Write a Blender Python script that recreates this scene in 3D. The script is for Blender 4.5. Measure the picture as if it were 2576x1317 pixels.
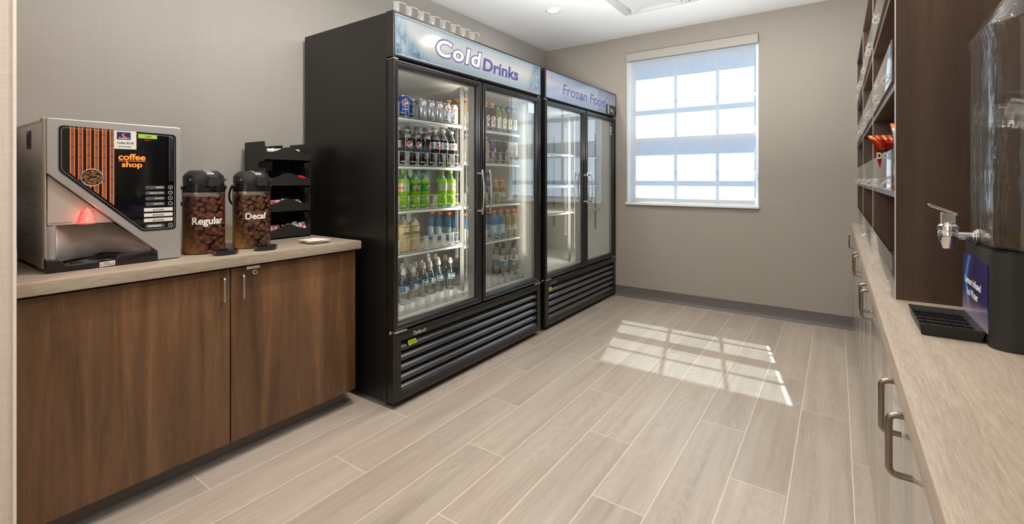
import bpy, bmesh, math, random
from mathutils import Vector, Matrix
random.seed(7)
SC = bpy.context.scene
COL = SC.collection
for o in list(bpy.data.objects): bpy.data.objects.remove(o)

# ---------------- camera ----------------
cam_d = bpy.data.cameras.new('camera'); cam = bpy.data.objects.new('camera', cam_d); COL.objects.link(cam)
cam_d.sensor_fit = 'HORIZONTAL'; cam_d.sensor_width = 36.0
cam_d.lens = 1175.1 / 2576 * 36.0
cam_d.shift_x = 0.0
cam_d.shift_y = -(658.5 - 450.0) / 2576
cam_d.clip_start = 0.02
cam.location = (0, 0, 1.175)
cam.rotation_euler = (math.pi / 2, 0, math.radians(34.84))
SC.camera = cam

# ---------------- colour management ----------------
SC.view_settings.view_transform = 'Standard'
SC.view_settings.look = 'None'
SC.view_settings.gamma = 1.0
SC.view_settings.use_curve_mapping = False
SC.view_settings.exposure = -0.20
SC.cycles.use_denoising = True
SC.cycles.max_bounces = 14
SC.cycles.transparent_max_bounces = 32
SC.cycles.transmission_bounces = 10
SC.cycles.glossy_bounces = 5
SC.cycles.diffuse_bounces = 5
SC.cycles.caustics_reflective = False
SC.cycles.caustics_refractive = False
SC.cycles.sample_clamp_indirect = 6.0

def srgb(r, g, b, a=1.0):
    f = lambda c: (c / 255 / 12.92) if c / 255 <= 0.04045 else ((c / 255 + 0.055) / 1.055) ** 2.4
    return (f(r), f(g), f(b), a)

# ---------------- world, sun ----------------
W = bpy.data.worlds.new('world'); SC.world = W; W.use_nodes = True
wn = W.node_tree; bg = wn.nodes['Background']
bg.inputs['Color'].default_value = srgb(150, 192, 240)
bg.inputs['Strength'].default_value = 1.35

def lamp(name, kind, loc, power, color=(1, 1, 1), size=0.1, size_y=None, direction=None, shape=None, spread=None):
    d = bpy.data.lights.new(name, kind); d.energy = power; d.color = color[:3]
    if kind == 'AREA':
        d.size = size
        if shape: d.shape = shape
        if size_y is not None: d.shape = 'RECTANGLE'; d.size_y = size_y
        if spread: d.spread = spread
    o = bpy.data.objects.new(name, d); o.location = loc
    if direction is not None:
        o.rotation_euler = Vector(direction).to_track_quat('-Z', 'Y').to_euler()
    COL.objects.link(o); return o

sun = lamp('sun', 'SUN', (-1, 8, 6), 18.5, (0.80, 0.92, 1.0), direction=(0.224, -1.0, -1.265))
sun.data.angle = math.radians(0.55)
# added unseen area lights behind the camera, to fill the room
lamp('overhead_fill_light', 'AREA', (-0.9, -1.7, 2.5), 5, (1.0, 0.98, 0.96), 1.6, 1.6, direction=(-0.1, 0.35, -1))
lamp('rear_fill_light', 'AREA', (-0.9, -2.9, 1.5), 16, (0.98, 0.99, 1.0), 1.8, 1.8, direction=(-0.15, 1, 0.05))
# added unseen area lights aimed up, to brighten the ceiling
lamp('ceiling_fill', 'AREA', (-0.9, 0.5, 1.7), 27, (0.97, 0.985, 1.0), 0.5, 0.5, direction=(-0.1, 0.45, 1))
lamp('ceiling_fill_2', 'AREA', (-0.85, 2.5, 1.45), 62, (0.97, 0.985, 1.0), 0.5, 0.5, direction=(0, 0.1, 1))
DOWNLIGHTS = [(-1.97, 3.44, 12), (-0.28, 3.46, 12), (-1.55, 1.35, 24), (-0.28, 1.2, 10), (-1.2, -0.6, 16)]  # last one is unseen, added behind the camera for fill

# ---------------- materials ----------------
MATS = {}
def new_mat(name):
    m = bpy.data.materials.new(name); m.use_nodes = True
    nt = m.node_tree; b = nt.nodes['Principled BSDF']
    return m, nt, b
def N(nt, t, **kw):
    n = nt.nodes.new(t)
    for k, v in kw.items(): setattr(n, k, v)
    return n
def L(nt, a, b): nt.links.new(a, b)
def V(nt, sock, val):
    sock.default_value = val
def M(name, col, rough=0.5, metal=0.0, spec=0.5, emis=None, estr=0.0, coat=0.0, bump=None, alpha=1.0, trans=0.0, var=0.0):
    if name in MATS: return MATS[name]
    m, nt, b = new_mat(name)
    if len(col) == 3: col = (*col, 1)
    b.inputs['Base Color'].default_value = col
    b.inputs['Roughness'].default_value = rough
    b.inputs['Metallic'].default_value = metal
    b.inputs['Specular IOR Level'].default_value = spec
    b.inputs['Coat Weight'].default_value = coat
    b.inputs['Alpha'].default_value = alpha
    b.inputs['Transmission Weight'].default_value = trans
    if emis:
        b.inputs['Emission Color'].default_value = emis
        b.inputs['Emission Strength'].default_value = estr
    tc = N(nt, 'ShaderNodeTexCoord')
    nz = N(nt, 'ShaderNodeTexNoise'); nz.inputs['Scale'].default_value = 35; nz.inputs['Detail'].default_value = 3
    L(nt, tc.outputs['Object'], nz.inputs['Vector'])
    # faint roughness variation keeps every surface procedural
    mr = N(nt, 'ShaderNodeMapRange'); mr.inputs['To Min'].default_value = max(0, rough - 0.03); mr.inputs['To Max'].default_value = min(1, rough + 0.03)
    L(nt, nz.outputs['Fac'], mr.inputs['Value']); L(nt, mr.outputs['Result'], b.inputs['Roughness'])
    if bump:
        n2 = N(nt, 'ShaderNodeTexNoise'); n2.inputs['Scale'].default_value = bump[0]; L(nt, tc.outputs['Object'], n2.inputs['Vector'])
        bp = N(nt, 'ShaderNodeBump'); bp.inputs['Strength'].default_value = bump[1]; bp.inputs['Distance'].default_value = 0.002
        L(nt, n2.outputs['Fac'], bp.inputs['Height']); L(nt, bp.outputs['Normal'], b.inputs['Normal'])
    MATS[name] = m; return m

def math_n(nt, op, a, b=None, c=None):
    n = N(nt, 'ShaderNodeMath', operation=op)
    for i, v in enumerate((a, b, c)):
        if v is None: continue
        if isinstance(v, (int, float)): n.inputs[i].default_value = v
        else: L(nt, v, n.inputs[i])
    return n.outputs[0]
def mixc(nt, fac, a, b, mode='MIX'):
    n = N(nt, 'ShaderNodeMix', data_type='RGBA', blend_type=mode)
    for s, v in ((n.inputs[0], fac), (n.inputs[6], a), (n.inputs[7], b)):
        if isinstance(v, (int, float)): s.default_value = v
        elif isinstance(v, tuple): s.default_value = v
        else: L(nt, v, s)
    return n.outputs[2]
def ramp(nt, fac, stops, interp='LINEAR'):
    n = N(nt, 'ShaderNodeValToRGB'); n.color_ramp.interpolation = interp
    e = n.color_ramp.elements
    while len(e) > 1: e.remove(e[-1])
    e[0].position = stops[0][0]; e[0].color = stops[0][1]
    for p, c in stops[1:]:
        q = e.new(p); q.color = c
    L(nt, fac, n.inputs[0]); return n.outputs[0]
def mapping(nt, src, scale=(1, 1, 1), loc=(0, 0, 0), rot=(0, 0, 0)):
    n = N(nt, 'ShaderNodeMapping'); n.inputs['Scale'].default_value = scale; n.inputs['Location'].default_value = loc
    n.inputs['Rotation'].default_value = rot
    L(nt, src, n.inputs['Vector']); return n.outputs[0]
def noise(nt, vec, scale, detail=3, rough=0.5, dist=0.0):
    n = N(nt, 'ShaderNodeTexNoise'); n.inputs['Scale'].default_value = scale; n.inputs['Detail'].default_value = detail
    n.inputs['Roughness'].default_value = rough; n.inputs['Distortion'].default_value = dist
    L(nt, vec, n.inputs['Vector']); return n.outputs['Fac']

def mat_floor():
    m, nt, b = new_mat('oak_plank_tile'); tc = N(nt, 'ShaderNodeTexCoord')
    sp = N(nt, 'ShaderNodeSeparateXYZ'); L(nt, tc.outputs['Object'], sp.inputs[0])
    u = math_n(nt, 'DIVIDE', math_n(nt, 'ADD', sp.outputs[0], 1.95), 0.2)
    row = math_n(nt, 'FLOOR', u); fu = math_n(nt, 'FRACT', u)
    v = math_n(nt, 'DIVIDE', math_n(nt, 'ADD', math_n(nt, 'ADD', sp.outputs[1], -0.4 + 12), math_n(nt, 'MULTIPLY', row, 0.4)), 1.2)
    colm = math_n(nt, 'FLOOR', v); fv = math_n(nt, 'FRACT', v)
    du = math_n(nt, 'MULTIPLY', math_n(nt, 'MINIMUM', fu, math_n(nt, 'SUBTRACT', 1, fu)), 0.2)
    dv = math_n(nt, 'MULTIPLY', math_n(nt, 'MINIMUM', fv, math_n(nt, 'SUBTRACT', 1, fv)), 1.2)
    dmin = math_n(nt, 'MINIMUM', du, dv)
    g = N(nt, 'ShaderNodeMapRange', interpolation_type='SMOOTHSTEP'); g.inputs['From Min'].default_value = 0.0010; g.inputs['From Max'].default_value = 0.0024
    L(nt, dmin, g.inputs['Value']); plank = g.outputs[0]
    cid = N(nt, 'ShaderNodeCombineXYZ'); L(nt, row, cid.inputs[0]); L(nt, colm, cid.inputs[1])
    wnz = N(nt, 'ShaderNodeTexWhiteNoise', noise_dimensions='2D'); L(nt, cid.outputs[0], wnz.inputs['Vector'])
    off = N(nt, 'ShaderNodeVectorMath', operation='MULTIPLY_ADD'); L(nt, wnz.outputs['Color'], off.inputs[0]); off.inputs[1].default_value = (37, 53, 19)
    L(nt, tc.outputs['Object'], off.inputs[2])
    big = noise(nt, mapping(nt, off.outputs[0], (5.5, 0.9, 1)), 1.0, 2, 0.5)
    # cathedral figure: contour lines of a stretched noise
    fig = math_n(nt, 'ABSOLUTE', math_n(nt, 'SINE', math_n(nt, 'MULTIPLY', big, 95)))
    figm = noise(nt, mapping(nt, off.outputs[0], (3, 1.2, 1)), 1.4, 1)
    fine = noise(nt, mapping(nt, off.outputs[0], (170, 5, 1)), 1.0, 5, 0.65)
    mid = noise(nt, mapping(nt, off.outputs[0], (22, 1.1, 1)), 1.0, 4, 0.6)
    c = ramp(nt, mid, [(0.25, srgb(160, 147, 133)), (0.5, srgb(179, 166, 152)), (0.75, srgb(192, 181, 167))])
    f2 = math_n(nt, 'MULTIPLY', math_n(nt, 'POWER', fig, 4.0), math_n(nt, 'SUBTRACT', figm, 0.30))
    c = mixc(nt, math_n(nt, 'MULTIPLY', f2, 0.75), c, srgb(212, 200, 185))
    c = mixc(nt, math_n(nt, 'MULTIPLY', math_n(nt, 'SUBTRACT', 1, fine), 0.30), c, srgb(150, 130, 110))
    tone = math_n(nt, 'ADD', math_n(nt, 'MULTIPLY', wnz.outputs['Value'], 0.16), 0.92)
    c = mixc(nt, 1.0, c, N(nt, 'ShaderNodeCombineColor').outputs[0], 'MULTIPLY')
    cc = [n for n in nt.nodes if n.bl_idname == 'ShaderNodeCombineColor'][0]
    for i in range(3): L(nt, tone, cc.inputs[i])
    c = mixc(nt, plank, srgb(222, 208, 190), c)
    L(nt, c, b.inputs['Base Color'])
    b.inputs['Roughness'].default_value = 0.33; b.inputs['Specular IOR Level'].default_value = 0.6
    bp = N(nt, 'ShaderNodeBump'); bp.inputs['Strength'].default_value = 0.22; bp.inputs['Distance'].default_value = 0.0015
    L(nt, math_n(nt, 'ADD', math_n(nt, 'MULTIPLY', fine, 0.5), plank), bp.inputs['Height']); L(nt, bp.outputs[0], b.inputs['Normal'])
    return m
def mat_linen(name, base, light, sc=1.0):
    m, nt, b = new_mat(name); tc = N(nt, 'ShaderNodeTexCoord')
    a = noise(nt, mapping(nt, tc.outputs['Object'], (5, 5, 420 * sc)), 1, 3, 0.6)
    d = noise(nt, mapping(nt, tc.outputs['Object'], (330 * sc, 330 * sc, 5)), 1, 3, 0.6)
    f = math_n(nt, 'MULTIPLY', math_n(nt, 'ADD', a, d), 0.5)
    L(nt, ramp(nt, f, [(0.30, base), (0.70, light)]), b.inputs['Base Color'])
    b.inputs['Roughness'].default_value = 0.8; b.inputs['Specular IOR Level'].default_value = 0.2
    bp = N(nt, 'ShaderNodeBump'); bp.inputs['Strength'].default_value = 0.15; bp.inputs['Distance'].default_value = 0.001
    L(nt, f, bp.inputs['Height']); L(nt, bp.outputs[0], b.inputs['Normal'])
    return m
def mat_wood(name, dark, mid, light, along='Z', rough=0.35, spec=0.4, freq=1.0, fmix=0.25):
    m, nt, b = new_mat(name); tc = N(nt, 'ShaderNodeTexCoord')
    s = {'Z': (1, 1, 0.07), 'Y': (1, 0.07, 1), 'X': (0.07, 1, 1)}[along]
    p = tc.outputs['Object']
    big = noise(nt, mapping(nt, p, tuple(14 * q * freq for q in s)), 1, 4, 0.6, 0.6)
    fine = noise(nt, mapping(nt, p, tuple(190 * q * freq for q in s)), 1, 4, 0.7)
    f = math_n(nt, 'ADD', math_n(nt, 'MULTIPLY', big, 1 - fmix), math_n(nt, 'MULTIPLY', fine, fmix))
    L(nt, ramp(nt, f, [(0.32, dark), (0.5, mid), (0.68, light)]), b.inputs['Base Color'])
    b.inputs['Roughness'].default_value = rough; b.inputs['Specular IOR Level'].default_value = spec
    bp = N(nt, 'ShaderNodeBump'); bp.inputs['Strength'].default_value = 0.06; bp.inputs['Distance'].default_value = 0.001
    L(nt, fine, bp.inputs['Height']); L(nt, bp.outputs[0], b.inputs['Normal'])
    return m
def mat_thin_glass(name, tint=(1, 1, 1, 1), ior=1.55, rough=0.0, both=False, bump=None, refl=(1, 1, 1, 1), base=0.0, mul=1.0):
    """thin clear sheet: straight-through transmission plus fresnel reflection on the outer faces"""
    m, nt, b = new_mat(name); nt.nodes.remove(b); out = [n for n in nt.nodes if n.bl_idname == 'ShaderNodeOutputMaterial'][0]
    tr = N(nt, 'ShaderNodeBsdfTransparent'); tr.inputs[0].default_value = tint
    gl = N(nt, 'ShaderNodeBsdfGlossy'); gl.inputs['Roughness'].default_value = rough; gl.inputs[0].default_value = refl
    fr = N(nt, 'ShaderNodeFresnel'); fr.inputs[0].default_value = ior
    ge = N(nt, 'ShaderNodeNewGeometry')
    f = fr.outputs[0]
    if base or mul != 1: f = math_n(nt, 'MINIMUM', math_n(nt, 'MULTIPLY_ADD', f, mul, base), 1.0)
    if not both: f = math_n(nt, 'MULTIPLY', f, math_n(nt, 'SUBTRACT', 1, ge.outputs['Backfacing']))
    if bump:
        tc = N(nt, 'ShaderNodeTexCoord')
        bp = N(nt, 'ShaderNodeBump'); bp.inputs['Strength'].default_value = bump[1]; bp.inputs['Distance'].default_value = 0.004
        L(nt, noise(nt, mapping(nt, tc.outputs['Object'], bump[2]), bump[0], 2), bp.inputs['Height'])
        L(nt, bp.outputs[0], gl.inputs['Normal']); L(nt, bp.outputs[0], fr.inputs['Normal'])
    mx = N(nt, 'ShaderNodeMixShader'); L(nt, f, mx.inputs[0]); L(nt, tr.outputs[0], mx.inputs[1]); L(nt, gl.outputs[0], mx.inputs[2])
    L(nt, mx.outputs[0], out.inputs['Surface']); return m
def mat_liquid(name, col, gloss=0.05, transp=0.0, transl=0.5, ior=1.45):
    """filled plastic bottle: light scatters through the drink, the skin is glossy"""
    m, nt, b = new_mat(name); nt.nodes.remove(b); out = [n for n in nt.nodes if n.bl_idname == 'ShaderNodeOutputMaterial'][0]
    df = N(nt, 'ShaderNodeBsdfDiffuse'); df.inputs[0].default_value = col
    tl = N(nt, 'ShaderNodeBsdfTranslucent'); tl.inputs[0].default_value = col
    tr = N(nt, 'ShaderNodeBsdfTransparent'); tr.inputs[0].default_value = col
    gl = N(nt, 'ShaderNodeBsdfGlossy'); gl.inputs['Roughness'].default_value = gloss
    fr = N(nt, 'ShaderNodeFresnel'); fr.inputs[0].default_value = ior
    ge = N(nt, 'ShaderNodeNewGeometry')
    m1 = N(nt, 'ShaderNodeMixShader'); m1.inputs[0].default_value = transl; L(nt, df.outputs[0], m1.inputs[1]); L(nt, tl.outputs[0], m1.inputs[2])
    m2 = N(nt, 'ShaderNodeMixShader'); m2.inputs[0].default_value = transp; L(nt, m1.outputs[0], m2.inputs[1]); L(nt, tr.outputs[0], m2.inputs[2])
    m3 = N(nt, 'ShaderNodeMixShader'); L(nt, math_n(nt, 'MULTIPLY', fr.outputs[0], math_n(nt, 'SUBTRACT', 1, ge.outputs['Backfacing'])), m3.inputs[0])
    L(nt, m2.outputs[0], m3.inputs[1]); L(nt, gl.outputs[0], m3.inputs[2]); L(nt, m3.outputs[0], out.inputs['Surface']); return m
def mat_blind():
    m, nt, b = new_mat('roller_blind_fabric'); nt.nodes.remove(b); out = [n for n in nt.nodes if n.bl_idname == 'ShaderNodeOutputMaterial'][0]
    tc = N(nt, 'ShaderNodeTexCoord')
    a = noise(nt, mapping(nt, tc.outputs['Object'], (6, 6, 420)), 1, 3, 0.6)
    d = noise(nt, mapping(nt, tc.outputs['Object'], (420, 420, 6)), 1, 3, 0.6)
    f = math_n(nt, 'MULTIPLY', math_n(nt, 'ADD', a, d), 0.5)
    opn = ramp(nt, f, [(0.40, (0.11, 0.11, 0.11, 1)), (0.62, (0.26, 0.26, 0.26, 1))])
    tl = N(nt, 'ShaderNodeBsdfTranslucent'); tl.inputs[0].default_value = (0.80, 0.80, 0.78, 1)
    df = N(nt, 'ShaderNodeBsdfDiffuse'); df.inputs[0].default_value = (0.60, 0.60, 0.60, 1)
    tr = N(nt, 'ShaderNodeBsdfTransparent')
    m1 = N(nt, 'ShaderNodeMixShader'); m1.inputs[0].default_value = 0.50; L(nt, df.outputs[0], m1.inputs[1]); L(nt, tl.outputs[0], m1.inputs[2])
    m2 = N(nt, 'ShaderNodeMixShader'); L(nt, opn, m2.inputs[0]); L(nt, m1.outputs[0], m2.inputs[1]); L(nt, tr.outputs[0], m2.inputs[2])
    L(nt, m2.outputs[0], out.inputs['Surface']); return m
def mat_beans(name, tint, dots=True):
    """printed coffee-bean photograph with a halftone of gold dots towards the lower left"""
    m, nt, b = new_mat(name); tc = N(nt, 'ShaderNodeTexCoord')
    sp = N(nt, 'ShaderNodeSeparateXYZ'); L(nt, tc.outputs['Object'], sp.inputs[0])
    ang = math_n(nt, 'MULTIPLY', math_n(nt, 'ARCTAN2', sp.outputs[1], sp.outputs[0]), 0.079)
    cb = N(nt, 'ShaderNodeCombineXYZ')
    L(nt, ang if dots else sp.outputs[1], cb.inputs[0]); L(nt, sp.outputs[2], cb.inputs[1])
    vec = mapping(nt, cb.outputs[0], (1.0, 1.25, 1), rot=(0, 0, 0.5))
    vo = N(nt, 'ShaderNodeTexVoronoi', voronoi_dimensions='2D', feature='F1'); vo.inputs['Scale'].default_value = 45 if dots else 105
    vo.inputs['Randomness'].default_value = 0.85
    L(nt, vec, vo.inputs['Vector'])
    cellr = N(nt, 'ShaderNodeTexWhiteNoise', noise_dimensions='3D'); L(nt, vo.outputs['Color'], cellr.inputs['Vector'])
    # direction of the crease: offset from the cell centre dotted with a random axis
    df = N(nt, 'ShaderNodeVectorMath', operation='SUBTRACT'); L(nt, vec, df.inputs[0]); L(nt, vo.outputs['Position'], df.inputs[1])
    sd = N(nt, 'ShaderNodeSeparateXYZ'); L(nt, df.outputs[0], sd.inputs[0])
    a = math_n(nt, 'MULTIPLY', cellr.outputs['Value'], 6.283)
    sc_ = 45 if dots else 105
    pr = math_n(nt, 'MULTIPLY', math_n(nt, 'ADD', math_n(nt, 'MULTIPLY', sd.outputs[0], math_n(nt, 'COSINE', a)), math_n(nt, 'MULTIPLY', sd.outputs[1], math_n(nt, 'SINE', a))), sc_)
    qr = math_n(nt, 'MULTIPLY', math_n(nt, 'SUBTRACT', math_n(nt, 'MULTIPLY', sd.outputs[0], math_n(nt, 'SINE', a)), math_n(nt, 'MULTIPLY', sd.outputs[1], math_n(nt, 'COSINE', a))), sc_)
    # ellipse distance
    el = math_n(nt, 'SQRT', math_n(nt, 'ADD', math_n(nt, 'POWER', math_n(nt, 'MULTIPLY', math_n(nt, 'ABSOLUTE', pr), 2.15), 2.0), math_n(nt, 'POWER', math_n(nt, 'MULTIPLY', math_n(nt, 'ABSOLUTE', qr), 1.45), 2.0)))
    body = ramp(nt, el, [(0.0, (1, 1, 1, 1)), (0.55, (0.8, 0.8, 0.8, 1)), (0.92, (0.45, 0.45, 0.45, 1)), (1.0, (0.03, 0.03, 0.03, 1))])
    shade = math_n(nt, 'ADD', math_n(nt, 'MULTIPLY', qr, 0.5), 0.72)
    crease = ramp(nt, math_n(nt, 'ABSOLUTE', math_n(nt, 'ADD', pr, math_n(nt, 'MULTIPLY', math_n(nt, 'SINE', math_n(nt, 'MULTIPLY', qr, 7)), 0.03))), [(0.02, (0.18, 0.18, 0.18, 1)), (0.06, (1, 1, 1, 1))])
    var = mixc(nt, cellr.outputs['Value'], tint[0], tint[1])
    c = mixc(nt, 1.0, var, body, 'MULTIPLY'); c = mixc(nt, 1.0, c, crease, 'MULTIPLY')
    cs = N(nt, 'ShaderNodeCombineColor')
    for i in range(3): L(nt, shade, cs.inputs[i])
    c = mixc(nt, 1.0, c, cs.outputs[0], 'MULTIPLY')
    if dots:
        dv = mapping(nt, cb.outputs[0], (200, 200, 1), rot=(0, 0, 0.785))
        vd = N(nt, 'ShaderNodeTexVoronoi', voronoi_dimensions='2D', feature='F1'); vd.inputs['Randomness'].default_value = 0.0; vd.inputs['Scale'].default_value = 1.0
        L(nt, dv, vd.inputs['Vector'])
        # presence falls off from the lower-left corner of the visible side
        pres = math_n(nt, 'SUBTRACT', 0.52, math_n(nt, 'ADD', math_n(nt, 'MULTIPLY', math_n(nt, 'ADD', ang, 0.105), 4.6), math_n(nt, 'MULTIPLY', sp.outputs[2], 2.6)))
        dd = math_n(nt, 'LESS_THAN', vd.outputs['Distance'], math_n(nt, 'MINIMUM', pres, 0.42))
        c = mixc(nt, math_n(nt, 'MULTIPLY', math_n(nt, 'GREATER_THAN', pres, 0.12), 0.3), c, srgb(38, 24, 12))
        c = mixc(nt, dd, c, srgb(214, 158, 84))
    L(nt, c, b.inputs['Base Color']); b.inputs['Roughness'].default_value = 0.3
    return m
def mat_header(name, c_mid, c_edge, z0, z1, y0, y1, strength):
    """backlit printed sign: lit from behind by its tube, ice and water picture at the ends"""
    m, nt, b = new_mat(name); tc = N(nt, 'ShaderNodeTexCoord')
    ge = N(nt, 'ShaderNodeNewGeometry'); sp = N(nt, 'ShaderNodeSeparateXYZ'); L(nt, ge.outputs['Position'], sp.inputs[0])
    v = math_n(nt, 'DIVIDE', math_n(nt, 'SUBTRACT', sp.outputs[2], z0), z1 - z0)
    u = math_n(nt, 'DIVIDE', math_n(nt, 'SUBTRACT', sp.outputs[1], y0), y1 - y0)
    band = math_n(nt, 'MULTIPLY', math_n(nt, 'ABSOLUTE', math_n(nt, 'SUBTRACT', v, 0.55)), 2.0)
    n1 = noise(nt, mapping(nt, tc.outputs['Object'], (1, 4, 9)), 1, 3)
    c = mixc(nt, math_n(nt, 'MULTIPLY', math_n(nt, 'ADD', band, math_n(nt, 'MULTIPLY', n1, 0.5)), 0.75), c_mid, c_edge)
    # ice picture at both ends
    cr = noise(nt, mapping(nt, tc.outputs['Object'], (1, 16, 10)), 1, 4, 0.6, 1.5)
    ends = math_n(nt, 'MAXIMUM', math_n(nt, 'SUBTRACT', 0.20, math_n(nt, 'ADD', u, math_n(nt, 'MULTIPLY', v, 0.16))), math_n(nt, 'SUBTRACT', math_n(nt, 'SUBTRACT', u, math_n(nt, 'MULTIPLY', v, 0.05)), 0.86))
    em = N(nt, 'ShaderNodeMapRange'); em.inputs['From Min'].default_value = 0; em.inputs['From Max'].default_value = 0.06; L(nt, ends, em.inputs[0])
    ice = ramp(nt, cr, [(0.3, srgb(62, 98, 128)), (0.5, srgb(130, 165, 188)), (0.62, srgb(190, 208, 216)), (0.7, srgb(96, 134, 160))])
    c = mixc(nt, math_n(nt, 'MULTIPLY', em.outputs[0], 0.8), c, ice)
    L(nt, mixc(nt, 0.66, c, (0, 0, 0, 1)), b.inputs['Base Color']); L(nt, c, b.inputs['Emission Color']); b.inputs['Emission Strength'].default_value = strength
    b.inputs['Roughness'].default_value = 0.08; b.inputs['Specular IOR Level'].default_value = 0.5
    return m

# ---------------- mesh builder ----------------
class MB:
    def __init__(s): s.v = []; s.f = []; s.m = []; s.sm = []; s.cur = 0
    def mat(s, i): s.cur = i; return s
    def add(s, vs, fs, smooth=False):
        o = len(s.v); s.v += [tuple(q) for q in vs]
        for f in fs: s.f.append([o + i for i in f]); s.m.append(s.cur); s.sm.append(smooth)
        return s
    def box(s, x0, x1, y0, y1, z0, z1, b=0.0):
        if b <= 0:
            v = [(x, y, z) for x in (x0, x1) for y in (y0, y1) for z in (z0, z1)]
            return s.add(v, [(0, 1, 3, 2), (4, 6, 7, 5), (0, 4, 5, 1), (2, 3, 7, 6), (0, 2, 6, 4), (1, 5, 7, 3)])
        bm = bmesh.new(); bmesh.ops.create_cube(bm, size=1)
        bmesh.ops.scale(bm, vec=(x1 - x0, y1 - y0, z1 - z0), verts=bm.verts)
        bmesh.ops.translate(bm, vec=((x0 + x1) / 2, (y0 + y1) / 2, (z0 + z1) / 2), verts=bm.verts)
        bmesh.ops.bevel(bm, geom=bm.edges[:], offset=b, segments=3, profile=0.5, affect='EDGES')
        return s.bm(bm, True)
    def bm(s, bm, smooth=False):
        bm.verts.index_update(); s.add([v.co for v in bm.verts], [[v.index for v in f.verts] for f in bm.faces], smooth); bm.free(); return s
    def prism(s, poly, axis, d0, d1, bev=0.0, smooth=False):
        """poly: list of 2-D points; axis X: (y,z) extruded in x; Y: (x,z); Z: (x,y)"""
        def P(p, d): return {'X': (d, p[0], p[1]), 'Y': (p[0], d, p[1]), 'Z': (p[0], p[1], d)}[axis]
        bm = bmesh.new(); vs = [bm.verts.new(P(p, d0)) for p in poly]; f = bm.faces.new(vs)
        r = bmesh.ops.extrude_face_region(bm, geom=[f]); nv = [g for g in r['geom'] if isinstance(g, bmesh.types.BMVert)]
        for q in nv:
            c = list(q.co); c['XYZ'.index(axis)] = d1; q.co = c
        bmesh.ops.recalc_face_normals(bm, faces=bm.faces)
        if bev: bmesh.ops.bevel(bm, geom=bm.edges[:], offset=bev, segments=2, profile=0.5, affect='EDGES')
        big = [f for f in bm.faces if len(f.verts) > 4]
        if big: bmesh.ops.triangulate(bm, faces=big)
        return s.bm(bm, smooth)
    def lathe(s, prof, c=(0, 0, 0), n=32, a0=0.0, a1=2 * math.pi, cap=True, smooth=True):
        full = abs(a1 - a0 - 2 * math.pi) < 1e-6; k = n if full else n + 1; vs = []
        for r, z in prof:
            for i in range(k):
                a = a0 + (a1 - a0) * i / n; vs.append((c[0] + r * math.cos(a), c[1] + r * math.sin(a), c[2] + z))
        fs = []
        for j in range(len(prof) - 1):
            for i in range(n):
                i2 = (i + 1) % k
                fs.append((j * k + i, j * k + i2, (j + 1) * k + i2, (j + 1) * k + i))
        s.add(vs, fs, smooth)
        if cap and full:
            if prof[0][0] > 1e-5: s.add(vs[:k], [list(range(k))[::-1]])
            if prof[-1][0] > 1e-5: s.add(vs[-k:], [list(range(k))])
        return s
    def tube(s, pts, r, n=12, closed=False, cap=True):
        pts = [Vector(p) for p in pts]; m = len(pts); rings = []; up = None
        for i, p in enumerate(pts):
            a = pts[(i - 1) % m] if (closed or i > 0) else p; b = pts[(i + 1) % m] if (closed or i < m - 1) else p
            t = (b - a).normalized()
            if up is None: up = Vector((0, 0, 1)) if abs(t.z) < 0.9 else Vector((1, 0, 0))
            x = t.cross(up); 
            if x.length < 1e-6: x = t.orthogonal()
            x.normalize(); y = x.cross(t).normalized(); up = y
            rr = r[i] if isinstance(r, (list, tuple)) else r
            rings.append([p + (x * math.cos(2 * math.pi * q / n) + y * math.sin(2 * math.pi * q / n)) * rr for q in range(n)])
        vs = [v for g in rings for v in g]; fs = []
        for i in range(m if closed else m - 1):
            j = (i + 1) % m
            for q in range(n): fs.append((i * n + q, j * n + q, j * n + (q + 1) % n, i * n + (q + 1) % n))
        s.add(vs, fs, True)
        if not closed and cap: s.add(rings[0], [list(range(n))]); s.add(rings[-1], [list(range(n))[::-1]])
        return s
    def cyl(s, p0, p1, r, n=24): return s.tube([p0, p1], r, n)
    def sheet(s, rows, smooth=True, th=None):
        """grid of points"""
        m = len(rows[0]); vs = [p for r in rows for p in r]
        fs = [(i * m + j, i * m + j + 1, (i + 1) * m + j + 1, (i + 1) * m + j) for i in range(len(rows) - 1) for j in range(m - 1)]
        return s.add(vs, fs, smooth)
    def build(s, name, mats, parent=None, solid=0.0, subsurf=0, fix=False, auto=False):
        me = bpy.data.meshes.new(name)
        off = Vector((0, 0, 0))
        if parent is not None:
            p = parent
            while p is not None: off += p.location; p = p.parent
        me.from_pydata([tuple(Vector(v) - off) for v in s.v], [], s.f)
        if not isinstance(mats, (list, tuple)): mats = [mats]
        for q in mats: me.materials.append(q)
        for p, mi, sm in zip(me.polygons, s.m, s.sm): p.material_index = min(mi, len(mats) - 1); p.use_smooth = sm
        me.validate(); me.update()
        if fix:
            bm = bmesh.new(); bm.from_mesh(me); bmesh.ops.recalc_face_normals(bm, faces=bm.faces); bm.to_mesh(me); bm.free()
        if any(s.sm):
            try: me.set_sharp_from_angle(angle=math.radians(42))
            except Exception: pass
        o = bpy.data.objects.new(name, me); COL.objects.link(o)
        if parent is not None: o.parent = parent
        if solid: md = o.modifiers.new('solid', 'SOLIDIFY'); md.thickness = solid; md.offset = 0
        if subsurf: md = o.modifiers.new('sub', 'SUBSURF'); md.levels = md.render_levels = subsurf
        return o

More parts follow.
